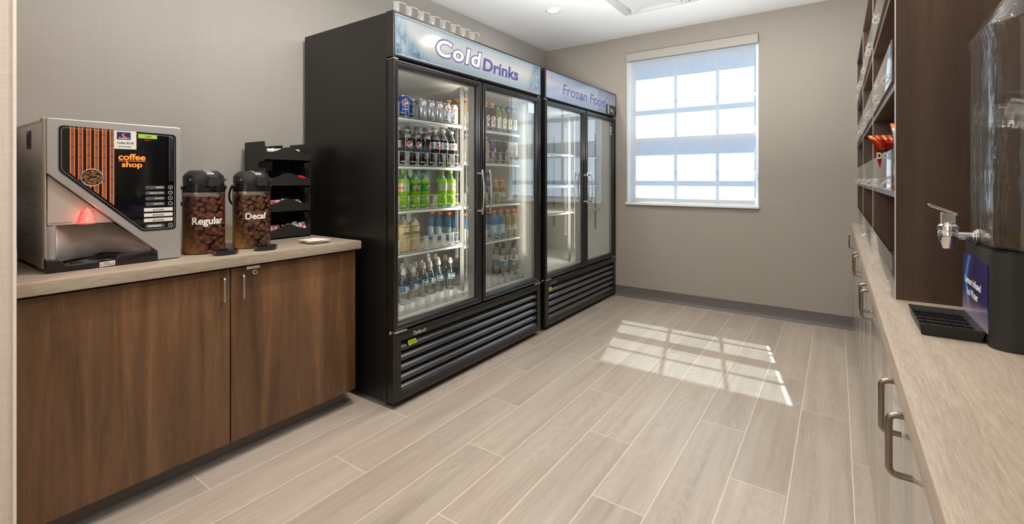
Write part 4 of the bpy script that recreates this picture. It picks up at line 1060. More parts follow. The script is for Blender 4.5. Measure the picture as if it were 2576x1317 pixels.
q = MB(); text(q, 'pepsi', (-.018, .018, .036, .050), '+X', 0, cyl=(0, 0, .0328)); child(q, 'print', m_wht, cola_b)
PS, PB = Proto(cola_s), Proto(cola_b)
def pbottle(name, cat, liq, r, h, lmat, lz, capm, caph=.016, capr=.0140, fill=.70, shell=None, waist=True, label_r=None, bulb=False):
    """curvy plastic drink bottle, facing +X"""
    t = mk(name, cat)
    H = h - caph
    if waist: pr = [(r * .80, 0), (r * .95, .006), (r, .018), (r * .98, H * .20), (r * .90, H * .30), (r * .93, H * .38), (r * .99, H * .44), (r * .985, H * .70), (r * .97, H * .755), (r * .88, H * .81), (r * .70, H * .865), (r * .50, H * .91), (capr * .92, H * .945), (capr * .92, H + .004)]
    else: pr = [(r * .85, 0), (r * .97, .005), (r, .014), (r, H * .66), (r * .96, H * .74), (r * .78, H * .84), (r * .50, H * .92), (capr * .95, H * .965), (capr * .95, H + .004)]
    if bulb: pr = [(r * .88, 0), (r * .98, .006), (r, .016), (r, H * .50), (r * .97, H * .535), (r * .87, H * .575), (r * .90, H * .61), (r * .98, H * .67), (r * .97, H * .75), (r * .84, H * .84), (r * .66, H * .90), (capr * .95, H * .95), (capr * .95, H + .004)]
    zf = H * fill
    lo = [p for p in pr if p[1] < zf]; 
    for a, b in zip(pr, pr[1:]):
        if a[1] < zf <= b[1]: rf = a[0] + (b[0] - a[0]) * (zf - a[1]) / (b[1] - a[1])
    hi = [(rf, zf)] + [p for p in pr if p[1] >= zf]
    child(MB().lathe(lo + [(rf, zf), (0, zf)], n=28, cap=False).lathe([(0, .004), (lo[0][0], 0)], n=28, cap=False), 'drink', liq, t)
    child(MB().lathe(hi, n=28, cap=False), 'bottle_neck', shell or m_clear, t)
    child(MB().lathe([(capr, H), (capr * 1.04, H + .002), (capr * 1.0, h - .002), (capr * .9, h), (0, h)], n=24, cap=False), 'cap', capm, t)
    if lmat:
        lr = label_r or (r * 1.002)
        child(MB().lathe([(lr, lz[0]), (lr, lz[1])], n=32, cap=False), 'label_wrap', lmat, t)
    return t
m_cola = mat_liquid('cola', (0.010, 0.006, 0.005, 1), .06, 0.0, .3); m_capw = M('cap_white', srgb(226, 224, 220), .4); m_capk = M('cap_black', srgb(20, 30, 44), .35)
m_capg = M('cap_green', srgb(30, 128, 70), .4); m_capl = M('cap_lime', srgb(150, 190, 30), .4); m_capo = M('cap_orange', srgb(238, 122, 44), .4); m_capb = M('cap_blue', srgb(56, 78, 134), .4); m_capy = M('cap_amber', srgb(226, 156, 60), .4)
m_lsil = M('label_silver', srgb(196, 196, 198), .3, .4); m_lblk = M('label_black', srgb(26, 28, 34), .3)
pb1 = pbottle('soda_bottle', 'soda bottle', m_cola, .0345, .225, m_lblk, (.105, .145), m_capk, fill=.74); globe(pb1, .0348, .0, .118, .0165)
pb2 = pbottle('soda_bottle', 'soda bottle', m_cola, .0345, .225, m_lsil, (.103, .147), m_capw, fill=.76); globe(pb2, .0348, .0, .124, .0155)
q = MB(); text(q, 'diet', (-.048, -.030, .116, .134), '+X', 0, cyl=(0, 0, .0348)); child(q, 'print', m_blue, pb2)
m_dew = mat_liquid('lime_soda', (0.42, 0.72, 0.02, 1), .08, .15, .55); m_dewshell = mat_thin_glass('green_neck', tint=(.45, .85, .35, 1), ior=1.6, both=True, rough=.05, base=.06)
m_ldew = M('label_green', srgb(40, 132, 42), .35); m_ldewd = M('label_diet_grey', srgb(170, 180, 150), .3, .3)
def dew_deco(t, word='dew'):
    q = MB(); text(q, word, (-.024, .024, .113, .134), '+X', 0, bold=.05, shear=.3, cyl=(0, 0, .0352)); child(q, 'lettering', m_red, t)
    q = MB(); text(q, word, (-.026, .026, .111, .136), '+X', 0, bold=.10, shear=.3, cyl=(0, 0, .0349)); child(q, 'lettering_outline', m_wht, t)
dw1 = pbottle('soda_bottle', 'soda bottle', m_dew, .0345, .225, m_ldew, (.100, .147), m_capg, fill=.80, shell=m_dewshell); dew_deco(dw1)
dw2 = pbottle('soda_bottle', 'soda bottle', m_dew, .0345, .225, m_ldewd, (.100, .147), m_capl, fill=.82, shell=m_dewshell); dew_deco(dw2)
m_lem = mat_liquid('lemonade', (0.80, 0.66, 0.36, 1), .08, .12, .5); m_llem = M('label_lemonade', srgb(176, 160, 104), .4)
dl = pbottle('lemonade_bottle', 'juice bottle', m_lem, .0345, .212, m_llem, (.100, .143), m_capg, fill=.80, capr=.0155)
q = MB(); text(q, 'LEMONADE', (-.028, .026, .104, .115), '+X', 0, bold=.04, cyl=(0, 0, .0349)); cyl_patch(q, .0350, -.034, .034, .140, .1435, 10); cyl_patch(q, .0350, -.034, .034, .0995, .1025, 10); child(q, 'lettering', M('print_green', srgb(40, 96, 40), .4), dl)
q = MB(); disc(q, .0351, .004, .127, .0125); w = child(q, 'brand_patch', m_wht, dl)
q = MB(); text(q, 'Dole', (-.004, .013, .123, .132), '+X', 0, bold=.06, cyl=(0, 0, .0355)); child(q, 'brand_text', m_red, dl)
m_gb = mat_liquid('blue_sports_drink', (0.045, 0.30, 0.56, 1), .08, .12, .5); m_gy = mat_liquid('yellow_sports_drink', (0.52, 0.38, 0.10, 1), .08, .12, .5)
m_lgb = M('label_pale_blue', srgb(150, 186, 196), .35); m_lgc = M('label_greyish', srgb(134, 128, 112), .35)
def gat(liq, lab, h):
    t = pbottle('sports_drink', 'sports drink', liq, .036, h, lab, (.036, h * .50), m_capo, caph=.018, capr=.0185, fill=.93, bulb=True)
    q = MB(); text(q, 'G', (-.013, .014, h * .25, h * .44), '+X', 0, bold=.05, cyl=(0, 0, .0366)); child(q, 'lettering', m_wht, t)
    q = MB(); q_ = disc(q, .0372, .005, h * .345, .0030); child(q, 'bolt_mark', m_capo, t); return t
gb = gat(m_gb, m_lgb, .205); gy = gat(m_gy, m_lgc, .168); gy2 = gat(m_gy, m_lgc, .205)
m_water = mat_thin_glass('water_bottle', tint=(.985, .99, .99, 1), ior=1.45, both=True, rough=.10, base=.05)
m_lwat = M('label_teal', srgb(52, 118, 152), .4)
def waterb():
    t = mk('water_bottle', 'water bottle'); r = .033
    pr = [(r * .86, 0), (r * .97, .004)] + [(r * (1.0 if i % 2 else .955), .010 + i * .0075) for i in range(7)] + [(r, .066), (r, .106), (r * .97, .118), (r * .86, .134), (r * .68, .150), (r * .46, .162), (.0125, .168), (.0125, .176)]
    child(MB().lathe([(0, .006)] + pr, n=28, cap=False), 'bottle', m_water, t)
    child(MB().lathe([(.0145, .170), (.0155, .172), (.0150, .188), (.0125, .192), (.0115, .196), (.0125, .200), (.0125, .206), (0, .208)], n=24, cap=False), 'sport_cap', m_capw, t)
    lw = child(MB().lathe([(r * 1.004, .070), (r * 1.004, .106)], n=32, cap=False), 'label_wrap', m_lwat, t)
    q = MB(); cyl_patch(q, r * 1.010, -.028, -.018, .072, .104, 4); cyl_patch(q, r * 1.010, -.1036, .1036, .1045, .1062, 28); cyl_patch(q, r * 1.010, -.1036, .1036, .0700, .0722, 28)
    text(q, 'Zephyrhills', (-.016, .024, .080, .095), '+X', 0, bold=.03, cyl=(0, 0, r * 1.012)); child(q, 'print', m_wht, t)
    q = MB(); disc(q, r * 1.008, .004, .0935, .007, lambda a: -.2); child(q, 'sun_mark', M('print_yellow', srgb(240, 196, 60), .4), t)
    q = MB(); cyl_patch(q, r * 1.0108, -.034, -.004, .072, .077, 6); child(q, 'grass_mark', M('print_leaf', srgb(110, 160, 60), .4), t)
    q = MB(); text(q, 'fresh', (-.006, .006, .1905, .1945), '+X', 0, cyl=(0, 0, .0152)); child(q, 'cap_print', m_red, t)
    return t
wb_ = waterb()
def lifew():
    t = mk('water_bottle', 'water bottle'); r = .034
    child(MB().lathe([(0, .004), (r * .8, 0), (r * .97, .004), (r, .012), (r, .150), (r * .97, .168), (r * .86, .186), (r * .66, .200), (.0135, .208), (.0135, .214)], n=28, cap=False), 'bottle', m_water, t)
    child(MB().lathe([(.0150, .208), (.0165, .211), (.0165, .226), (.0150, .240), (.0125, .250), (.009, .254), (0, .254)], n=24, cap=False), 'sport_cap', m_lblk, t)
    child(MB().lathe([(r * 1.004, .112), (r * 1.004, .154)], n=32, cap=False), 'label_wrap', M('label_cream', srgb(212, 206, 198), .4), t)
    child(MB().lathe([(r * 1.004, .064), (r * 1.004, .112)], n=32, cap=False), 'art_wrap', M('label_sky', srgb(60, 140, 176), .4), t)
    q = MB(); text(q, 'LIFE', (-.014, .012, .137, .149), '+X', 0, bold=.06, cyl=(0, 0, r * 1.010)); text(q, 'WTR', (-.014, .012, .122, .134), '+X', 0, bold=.06, cyl=(0, 0, r * 1.010))
    for k in range(3): cyl_patch(q, r * 1.010, -.04 + k * .012, -.032 + k * .012, .100 - k * .004, .108, 3)
    cyl_patch(q, r * 1.010, -.045, .045, .070, .074, 12); child(q, 'print', m_blk, t)
    q = MB(); disc(q, r * 1.012, .0, .090, .012); child(q, 'art_sun', M('print_ochre', srgb(220, 166, 60), .4), t)
    q = MB(); disc(q, r * 1.014, .014, .086, .016, None, lambda a: -.1); child(q, 'art_arc', M('print_coral', srgb(224, 84, 62), .4), t)
    return t
lw_ = lifew()
def juice(liq, capm, lab, art, h=.197):
    t = pbottle('juice_bottle', 'juice bottle', liq, .0335, h, None, None, capm, caph=.020, capr=.0195, fill=.92, waist=False)
    q = MB(); disc(q, .0340, 0, h * .42, .019, None, None); cyl_patch(q, .0340, -.017, .017, h * .12, h * .42, 8); child(q, 'front_label', lab, t)
    q = MB(); disc(q, .0344, .002, h * .27, .011); disc(q, .0344, -.004, h * .45, .009); child(q, 'fruit_print', art, t)
    q = MB(); text(q, 'JUICE', (-.012, .012, h * .36, h * .40), '+X', 0, cyl=(0, 0, .0344)); 
    return t
m_oj = mat_liquid('orange_juice', (0.85, 0.48, 0.06, 1), .08, 0, .45); m_tea = mat_liquid('tea', (0.10, 0.05, 0.02, 1), .06, .2, .4); m_pl = mat_liquid('pale_lemonade', (0.60, 0.56, 0.42, 1), .06, .4, .5); m_ch = mat_liquid('amber_drink', (0.34, 0.22, 0.10, 1), .06, .2, .5)
m_pylw = M('print_lemon', srgb(232, 196, 60), .4); m_pora = M('print_orange2', srgb(236, 130, 36), .4)
jo = juice(m_oj, m_capy, m_wht, m_pora); jt = juice(m_tea, m_capy, m_wht, m_red); jl = juice(m_pl, m_capg, m_wht, m_pylw); ja = juice(m_ch, m_capb, m_wht, m_pylw)
def tallcan(body, stripe):
    t = can('tall_can', body, h=.162, r=.0315)
    q = MB(); cyl_patch(q, .0319, -.022, .022, .020, .052, 8); child(q, 'panel', stripe, t)
    q = MB(); text(q, 'b', (-.006, .008, .075, .105), '+X', 0, bold=.05, cyl=(0, 0, .0319)); child(q, 'lettering', m_wht, t); return t
tp_ = tallcan(M('can_purple', srgb(84, 40, 116), .3, .3), M('can_magenta', srgb(176, 60, 150), .4)); tk_ = tallcan(M('can_black', srgb(34, 32, 34), .3, .4), M('can_gold', srgb(196, 160, 100), .3, .5)); tw_ = tallcan(M('can_ivory', srgb(206, 198, 184), .3, .2), m_grey)
m_lpure = M('label_tea', srgb(30, 30, 30), .35)
tea = pbottle('tea_bottle', 'tea bottle', m_tea, .034, .205, m_lpure, (.055, .125), m_lblk, fill=.86, waist=False)
q = MB(); cyl_patch(q, .0344, -.03, .03, .112, .122, 10); child(q, 'label_band', M('print_sky', srgb(110, 160, 210), .4), tea)
q = MB(); text(q, 'PURE', (-.016, .016, .098, .108), '+X', 0, bold=.03, cyl=(0, 0, .0344)); text(q, 'LEAF', (-.016, .016, .086, .096), '+X', 0, bold=.03, cyl=(0, 0, .0344)); child(q, 'lettering', m_wht, tea)
q = MB(); disc(q, .0344, -.005, .070, .008, lambda a: -.2 - .8 * a, None); disc(q, .0344, .006, .070, .008, lambda a: -.2 + .8 * a, None); child(q, 'leaf_mark', M('print_leaf', srgb(110, 160, 60), .4), tea)
mb_ = pbottle('milk_drink', 'milk drink', mat_liquid('milk_coffee', (.62, .50, .36, 1), .1, 0, .4), .031, .185, None, None, m_capw, fill=.97)

P1, P2, D1, D2, DL, GB, GY, GY2, WB, LW = map(Proto, (pb1, pb2, dw1, dw2, dl, gb, gy, gy2, wb_, lw_))
JO, JT, JL, JA, TP, TK, TW, TEA, MK = map(Proto, (jo, jt, jl, ja, tp_, tk_, tw_, tea, mb_))
E_ = .0035   # bottles stand on the lane floor
nth = ['first', 'second', 'third', 'fourth', 'fifth', 'sixth', 'seventh', 'eighth', 'ninth', 'tenth', 'eleventh', 'twelfth', 'thirteenth', 'fourteenth']
XF_ = -2.040
def rot(a): return a
# left bay, top shelf: cans
PB.put(XF_, 1.845, ZL[0] + E_, -22, 'blue soda can in front at the left end of the top cooler shelf', 'soda cans on the top shelf')
PB.put(XF_ - .055, 1.914, ZL[0] + E_, 150, 'blue soda can set back beside the silver cans on the top cooler shelf', 'soda cans on the top shelf')
for k, (y, a) in enumerate(((1.986, 42), (2.053, 28), (2.122, 34), (2.193, 8), (2.262, -12))):
    PS.put(XF_, y, ZL[0] + E_, a, 'silver soda can in the front row of the top shelf, %s from the left' % nth[k], 'soda cans on the top shelf')
    PS.put(XF_ - .070, y, ZL[0] + E_, a * 3, 'silver soda can behind the %s silver can of the front row' % nth[k], 'soda cans on the top shelf')
# second shelf
G2 = 'dark soda bottles on the second shelf'
for k, (y, a) in enumerate(((1.872, -16), (1.943, -16), (2.016, 26))):
    P1.put(XF_, y, ZL[1] + E_, a, 'dark soda bottle with black label, %s in the front row' % nth[k], G2)
    P2.put(XF_ - .076, y, ZL[1] + E_, 60 + 40 * k, 'white-capped soda bottle standing behind the %s black-labelled bottle' % nth[k], G2)
for k, (y, a) in enumerate(((2.096, -4), (2.171, 60), (2.250, -14))):
    P2.put(XF_, y, ZL[1] + E_, a, 'dark soda bottle with silver label in the front row, %s of three' % nth[k], G2)
    P2.put(XF_ - .076, y, ZL[1] + E_, a + 90, 'dark soda bottle standing behind the %s silver-labelled front bottle' % nth[k], G2)
# third shelf
G3 = 'green soda bottles on the third shelf'
for k, (y, pr_, a) in enumerate(((1.842, D2, -60), (1.930, D1, -14), (2.004, D1, 24))):
    pr_.put(XF_, y, ZL[2] + E_, a, 'bright green soda bottle left of the empty lane, %s from the left' % nth[k], G3)
    D2.put(XF_ - .078, y + .002, ZL[2] + E_, 80, 'lime-capped soda bottle behind the %s green bottle left of the empty lane' % nth[k], G3)
for k, (y, a) in enumerate(((2.157, 62), (2.240, 22))):
    D2.put(XF_, y, ZL[2] + E_, a, 'lime-capped green soda bottle right of the empty lane, ' + ('nearer the gap' if k == 0 else 'nearer the centre post'), G3)
# fourth shelf
for k, (x, y, lab) in enumerate(((XF_, 1.845, 'cloudy lemonade bottle with green cap, left one of the front pair'), (XF_, 1.922, 'cloudy lemonade bottle with green cap, right one of the front pair'), (XF_ - .085, 1.85, 'cloudy lemonade bottle standing behind the front pair'))):
    DL.put(x, y, ZL[3] + E_, (-4, -4, 40)[k], lab, 'lemonade bottles')
# floor: water
def unp(px, py, z):
    x = (px - 1288) / 1175.1; zz = (450 - py) / 1175.1; a_ = math.radians(34.84)
    X_ = x * math.cos(a_) - math.sin(a_); Y_ = x * math.sin(a_) + math.cos(a_); k = (z - 1.175) / zz
    return X_ * k, Y_ * k
WZ = ZFL + .0205
G5 = 'water bottles on the cooler floor'
fr_ = [(1015, 674), (1040, 668), (1065, 659), (1082, 655), (1103, 650), (1133, 646)]
for k, (px, py) in enumerate(fr_):
    x, y = unp(px, py, WZ + .208); x = max(min(x, -2.03), -2.2)
    WB.put(x, y, WZ, (30, 24, -8, 20, -20, -24)[k], 'small blue-labelled water bottle on the cooler floor, %s in the front row' % nth[k], G5)
bk = [(1019.7, 655), (1034, 664), (1044, 658), (1059, 653), (1077, 637), (1078, 645), (1096, 637.5), (1101, 645), (1120, 640), (1012, 661)]
pos = []
for k, (px, py) in enumerate(bk):
    x, y = unp(px, py, WZ + .208)
    WB.put(x, y, WZ, 47 * k, 'white-capped water bottle on the cooler floor, %s' % ['behind the first front bottle', 'between the first and second front bottles', 'behind the second front bottle', 'behind and left of the third front bottle', 'farthest back behind the fourth front bottle', 'right behind the fourth front bottle', 'farthest back behind the fifth front bottle', 'right behind the fifth front bottle', 'left of and behind the last front bottle', 'at the far left by the door frame'][k], G5)
# stands under the water bottles: risers of the organiser floor
MB().box(-2.50, -1.98, 1.70, 2.99, ZFL, ZFL + .020).build('floor_riser', m_intw, c1)
# right bay
RY = 2.402
for k in range(4): JO.put(XF_ - .078 * k, RY - .006, ZR[0] + E_, -10 + 50 * k, 'orange juice bottle in the lane right of the centre post, %s from the front' % nth[k], 'juice bottles on the top shelf')
MK.put(XF_, RY, ZR[1] + E_, 0, 'pale milk coffee bottle in the lane right of the centre post', 'drinks on the second shelf')
MK.put(XF_ - .08, RY, ZR[1] + E_, 0, 'pale milk coffee bottle behind another in the lane right of the centre post', 'drinks on the second shelf')
MK.put(XF_, 2.60, ZR[1] + E_, 0, 'pale milk coffee bottle left of the purple can, half behind the door edge', 'drinks on the second shelf')
TEA.put(XF_, RY - .004, ZR[2] + E_, -10, 'dark tea bottle with black label in the lane right of the centre post', 'tea bottles')
TEA.put(XF_ - .08, RY - .004, ZR[2] + E_, 30, 'dark tea bottle behind another in the lane right of the centre post', 'tea bottles')
TEA.put(XF_, 2.628, ZR[2] + E_, -10, 'dark tea bottle behind the door handles, left of the yellow drinks', 'tea bottles')
for k in range(5): GB.put(XF_ - .079 * k, RY - .004, ZR[3] + E_, -55 + 5 * k, 'blue sports drink in the lane right of the centre post, %s from the front' % nth[k], 'blue sports drinks')
WB.put(-2.16, 2.425, WZ, 90, 'single water bottle on the cooler floor right of the centre post', G5)
JT.put(XF_, 2.595, ZR[0] + E_, 0, 'brown tea juice bottle half hidden behind the middle door frame', 'juice bottles on the top shelf')
JT.put(XF_, 2.672, ZR[0] + E_, -25, 'brown tea juice bottle with amber cap, beside the green-capped pair', 'juice bottles on the top shelf')
for k, y in enumerate((2.743, 2.811)): JL.put(XF_, y, ZR[0] + E_, -22, 'green-capped pale lemonade bottle, %s one of the pair' % ('left', 'right')[k], 'juice bottles on the top shelf')
for k, y in enumerate((2.880, 2.950)): JA.put(XF_, y, ZR[0] + E_, -25, 'blue-capped amber juice bottle, %s one of the pair' % ('left', 'right')[k], 'juice bottles on the top shelf')
TP.put(XF_, 2.677, ZR[1] + E_, -6, 'tall purple can on the second shelf', 'tall cans on the second shelf')
for k, y in enumerate((2.745, 2.817)): TK.put(XF_, y, ZR[1] + E_, (40, 10)[k], 'tall black and gold can, %s one of the pair' % ('left', 'right')[k], 'tall cans on the second shelf')
for k, y in enumerate((2.889, 2.957)): TW.put(XF_, y, ZR[1] + E_, 0, 'tall ivory can, %s one of the pair' % ('left', 'right')[k], 'tall cans on the second shelf')
for k, y in enumerate((2.712, 2.797)): GY.put(XF_, y, ZR[2] + E_, (50, -32)[k], 'small yellow sports drink on the third shelf, ' + ('left one' if k == 0 else 'right one'), 'yellow sports drinks')
for k, y in enumerate((2.699, 2.777)):
    GB.put(XF_, y, ZR[3] + E_, (-48, -20)[k], 'blue sports drink on the fourth shelf, %s in front of the right door pair' % ('left one', 'right one')[k], 'blue sports drinks')
    GB.put(XF_ - .079, y, ZR[3] + E_, 50, 'blue sports drink behind the %s blue front bottle' % ('left', 'right')[k], 'blue sports drinks')
    GB.put(XF_ - .158, y, ZR[3] + E_, 50, 'blue sports drink third in line behind the %s blue front bottle' % ('left', 'right')[k], 'blue sports drinks')
for k, y in enumerate((2.858, 2.940)):
    GY2.put(XF_, y, ZR[3] + E_, (-15, -40)[k], 'yellow sports drink on the fourth shelf, ' + ('next to the blue ones' if k == 0 else 'nearest the right wall of the cooler'), 'yellow sports drinks')
GY2.put(XF_ - .079, 2.858, ZR[3] + E_, 80, 'yellow sports drink standing behind the one next to the blue bottles', 'yellow sports drinks')
for k, (x, y, a) in enumerate(((-2.165, 2.905, 20), (-2.075, 2.868, -26), (-2.040, 2.950, -50))):
    LW.put(x, y, WZ, a, 'tall clear water bottle with bright abstract label and black cap, %s of three' % ('left', 'middle', 'right')[k], 'tall water bottles')
# =====================================================================
# right counter and base cabinets
# =====================================================================
m_greige = M('greige_laminate', srgb(158, 149, 138), .12, spec=.6)
t = thing('countertop', (.4, 2.0, CZ), 'long pale oak laminate countertop along the right wall', 'countertop')
MB().box(.083, XR - .002, -.6, YB - .002, .814, CZ, .0012).build('slab', m_lam, t)
def pull(q, xb, xo, y, z0, z1, r=.0052, rc=.011):
    pts = [(xb, y, z1)] + [(xo + rc - rc * math.sin(a), y, z1 - rc + rc * math.cos(a)) for a in [i * math.pi / 12 for i in range(7)]] + [(xo + rc - rc * math.cos(a), y, z0 + rc - rc * math.sin(a)) for a in [i * math.pi / 12 for i in range(7)]] + [(xb, y, z0)]
    return q.tube(pts, r, 12)
DX = .100
cabs = [(-.55, .60, [.02], 'nearest the camera'), (.60, 1.60, [1.095], 'under the water dispenser'), (1.60, 2.60, [2.10], 'second along the right aisle, below the snack shelves'), (2.60, 3.58, [2.985], 'third along the right aisle'), (3.58, 4.498, [4.03], 'at the window end of the right aisle')]
hand = {0: [], 1: [.990, 1.150], 2: [2.035, 2.150], 3: [2.905, 3.045], 4: [4.06]}
for i, (a, b, gaps, lab) in enumerate(cabs):
    t = thing('base_cabinet', ((XR + DX) / 2, (a + b) / 2, 0), 'greige two-door base cabinet ' + lab, 'cabinet', 'greige base cabinets')
    MB().box(DX + .022, XR - .004, a + .001, b - .001, .10, .812).box(DX + .075, XR - .004, a + .001, b - .001, 0, .10).build('carcass', m_greige, t)
    e = [a] + gaps + [b]
    for k in range(2):
        d = MB().box(DX, DX + .020, e[k] + .0018, e[k + 1] - .0018, .104, .806, .001).build('door', m_greige, t)
        hy = [h for h in hand[i] if e[k] < h < e[k + 1]]
        for h in hy:
            q = MB(); pull(q, DX, .070, h, .690, .788); o = q.build('handle', m_dnickel, t); o.parent = d
        if i in (1, 2) and k == 1:
            q = MB(); q.cyl((DX, 1.10 if i == 1 else 2.2, .77), (DX - .006, 1.10 if i == 1 else 2.2, .77), .009, 16) if i == 2 else None
            if i == 2: o = q.build('lock', m_nickel, t); o.parent = d

# =====================================================================
# snack tower
# =====================================================================
TX0, TX1, TY0, TY1, TZ1 = .127, XR - .006, 1.604, 4.494, 2.078
bays = [1.604, 2.562, 3.520, 4.480]
tiers = [CZ, 1.143, 1.438, 1.722]
t = thing('snack_shelving', (.42, 3.0, CZ), 'dark walnut shelving unit with clear acrylic fronts standing on the right counter', 'shelving unit')
pan = [(1.604, 1.622), (2.553, 2.566), (3.511, 3.524), (4.478, 4.492)]
for k, (a, b) in enumerate(pan):
    o = MB().box(TX0 + .0012, TX1, a, b, CZ, TZ1).build('side_panel' if k in (0, 3) else 'divider', m_tow, t)
    e = MB().box(TX0, TX0 + .0012, a, b, CZ, TZ1).build('edge_sheen_band', m_edge_sheen, t); e.parent = o
MB().box(TX1 - .01, TX1, 1.622, 4.478, CZ, TZ1).build('back_panel', m_tow, t)
MB().box(TX0, TX1, 1.622, 4.478, TZ1 - .018, TZ1).build('top_panel', m_tow, t)
for k in range(3):
    a, b = pan[k][1], pan[k + 1][0]
    for z in tiers:
        if z > CZ: MB().box(TX0 + .002, TX1 - .01, a, b, z - .018, z).build('shelf', m_tow, t)
        else: MB().box(TX0 + .02, TX1 - .01, a, b, z, z + .012).build('shelf', m_tow, t)
        zz = z if z > CZ else CZ + .004
        lip = MB().box(.1195, .1225, pan[k][0] + (.010 if k else .008), b + .006, zz, zz + .112, .0006).build('acrylic_front', m_acr, t)
        for f in (.06, .50, .94):
            q = MB(); y = a + (b - a) * f
            q.tube([(.1125 + .0095 * math.cos(w_), y, zz + .013 + .0095 * math.sin(w_)) for w_ in [j_ * math.pi / 10 for j_ in range(20)]], [.0022] * 20, 8, closed=True)
            for s_ in (-1, 1): q.tube([(.1125 - s_ * .0075, y + s_ * .002, zz + .033), (.1125 + s_ * .004, y + s_ * .002, zz + .0225)], .0018, 6)
            o = q.build('clip', m_gl, t); o.parent = lip
        q = MB().box(.1175, .1195, a - .004, a - .0015, zz, zz + .112); o = q.build('front_edge', m_acr, t); o.parent = lip

# snack bags on the second tier of the first bay
def bag(name, loc, w, h, d, mats, lean, rz, label, group, top_flare=.0, seed=1, tilt=0.0):
    t = thing(name, loc, label, 'snack bag', group)
    nu, nv = 22, 26; r_ = random.Random(seed); ph = [r_.uniform(0, 6.28) for _ in range(6)]
    for side in (1, -1):
        rows = []
        for j in range(nv + 1):
            v = j / nv; row = []
            for i in range(nu + 1):
                u = -1 + 2 * i / nu; crimp = min(1, min(v, 1 - v) / .16)
                puff = math.sin(crimp * math.pi / 2) * (max(0, 1 - abs(u) ** 2.6)) ** .7
                wr = .0035 * math.sin(5 * u + 9 * v + ph[0]) + .003 * math.sin(13 * v - 4 * u + ph[1]) * abs(u) + .002 * math.sin(21 * u + ph[2]) * (1 - crimp * .8)
                y = side * (d / 2) * puff + wr + (.0016 * side)
                x = u * w / 2 * (1 + top_flare * max(0, v - .85) / .15 - .05 * crimp) + tilt * v * h
                row.append((x, y + lean * v * h, v * h))
            rows.append(row)
        q = MB()
        for j in range(nv):
            for i in range(nu):
                v = (j + .5) / nv; u = -1 + 2 * (i + .5) / nu
                q.cur = 1 if (v > .93 or v < .06) else (2 if (abs(u + .4) < .5 and .34 < v < .74) else 0)
                q.add([rows[j][i], rows[j][i + 1], rows[j + 1][i + 1], rows[j + 1][i]], [(0, 1, 2, 3) if side < 0 else (0, 3, 2, 1)], True)
        o = q.build('front_face' if side < 0 else 'back_face', mats, None); o.parent = t
        bm = bmesh.new(); bm.from_mesh(o.data); bmesh.ops.remove_doubles(bm, verts=bm.verts, dist=1e-5); bm.to_mesh(o.data); bm.free()
    t.rotation_euler = (0, 0, math.radians(rz)); return t
m_foilr = M('foil_red', srgb(168, 40, 22), .22, .55); m_foilo = M('foil_orange', srgb(206, 110, 60), .25, .6); m_foils = M('foil_silver', srgb(214, 212, 210), .14, .95); m_foilk = M('foil_black', srgb(40, 38, 34), .2, .6)
m_foilb = M('foil_brown', srgb(60, 42, 30), .25, .5)
rbg = bag('snack_bag', (.184, 2.02, 1.1435), .100, .178, .05, [m_foilr, m_foilo, m_foilb], -.10, 8, 'red foil snack bag with orange top crimp leaning over the acrylic front', 'foil snack bags', .12, 3, -.27)
q = MB(); text(q, 'DO', (-.082, -.052, .098, .120), '-Y', -.0385, bold=.05); o = child(q, 'lettering', M('print_ivory', srgb(226, 206, 180), .4), rbg)
bag('snack_bag', (.205, 1.86, 1.1435), .14, .205, .055, [m_foils, m_foils, m_foilk], .02, 25, 'silver and black foil snack bag behind the red one', 'foil snack bags', .03, 8)
bag('snack_bag', (.190, 1.72, 1.1435), .13, .190, .05, [m_foils, m_foilo, m_foils], .02, 12, 'silver foil snack bag nearest the end panel of the shelving', 'foil snack bags', .0, 12)
bag('snack_bag', (.215, 1.70, 1.4385), .13, .150, .05, [m_foilr, m_foils, m_foilk], .02, 10, 'dark snack bag on the shelf above, mostly hidden by the end panel', 'foil snack bags', .0, 15)

# =====================================================================
# water dispenser
# =====================================================================
t = thing('water_dispenser', (.36, 1.355, CZ), 'clear drink dispenser of iced water on a black base with chrome tap', 'drink dispenser')
bx0, bx1, by0, by1 = .238, .478, 1.228, 1.482
def rb_(x0, x1, y0, y1, r, n=8): return [(x, y) for x, y in rrect(x0, x1, y0, y1, r, n)]
q = MB(); q.prism(rb_(bx0, bx1, by0, by1, .030), 'Z', CZ, 1.036, smooth=True); q.build('base', m_blackm, t)
MB().prism(rb_(bx0 + .004, bx1 - .004, by0 + .004, by1 - .004, .028), 'Z', 1.036, 1.040).build('base_rim', m_blackg, t)
# label on the aisle face
q = MB(); q.box(bx0 - .0016, bx0 - .0002, 1.256, 1.470, .878, 1.010)
ml, nt, b = new_mat('water_label'); tc = N(nt, 'ShaderNodeTexCoord'); sp = N(nt, 'ShaderNodeSeparateXYZ'); g_ = N(nt, 'ShaderNodeNewGeometry'); L(nt, g_.outputs['Position'], sp.inputs[0])
arc_ = math_n(nt, 'ADD', math_n(nt, 'MULTIPLY', math_n(nt, 'SUBTRACT', 1.47, sp.outputs[1]), 6.0), math_n(nt, 'MULTIPLY', math_n(nt, 'POWER', math_n(nt, 'SUBTRACT', sp.outputs[2], .95), 2.0), -55.0))
c_ = ramp(nt, arc_, [(0.0, srgb(36, 34, 96)), (.16, srgb(38, 80, 150)), (.22, srgb(90, 170, 210)), (.30, srgb(40, 60, 130)), (.5, srgb(36, 30, 92))])
c_ = mixc(nt, ramp(nt, math_n(nt, 'MULTIPLY', math_n(nt, 'SUBTRACT', sp.outputs[2], .875), 8.0), [(0.1, (1, 1, 1, 1)), (.42, (0, 0, 0, 1))]), c_, srgb(150, 138, 160))
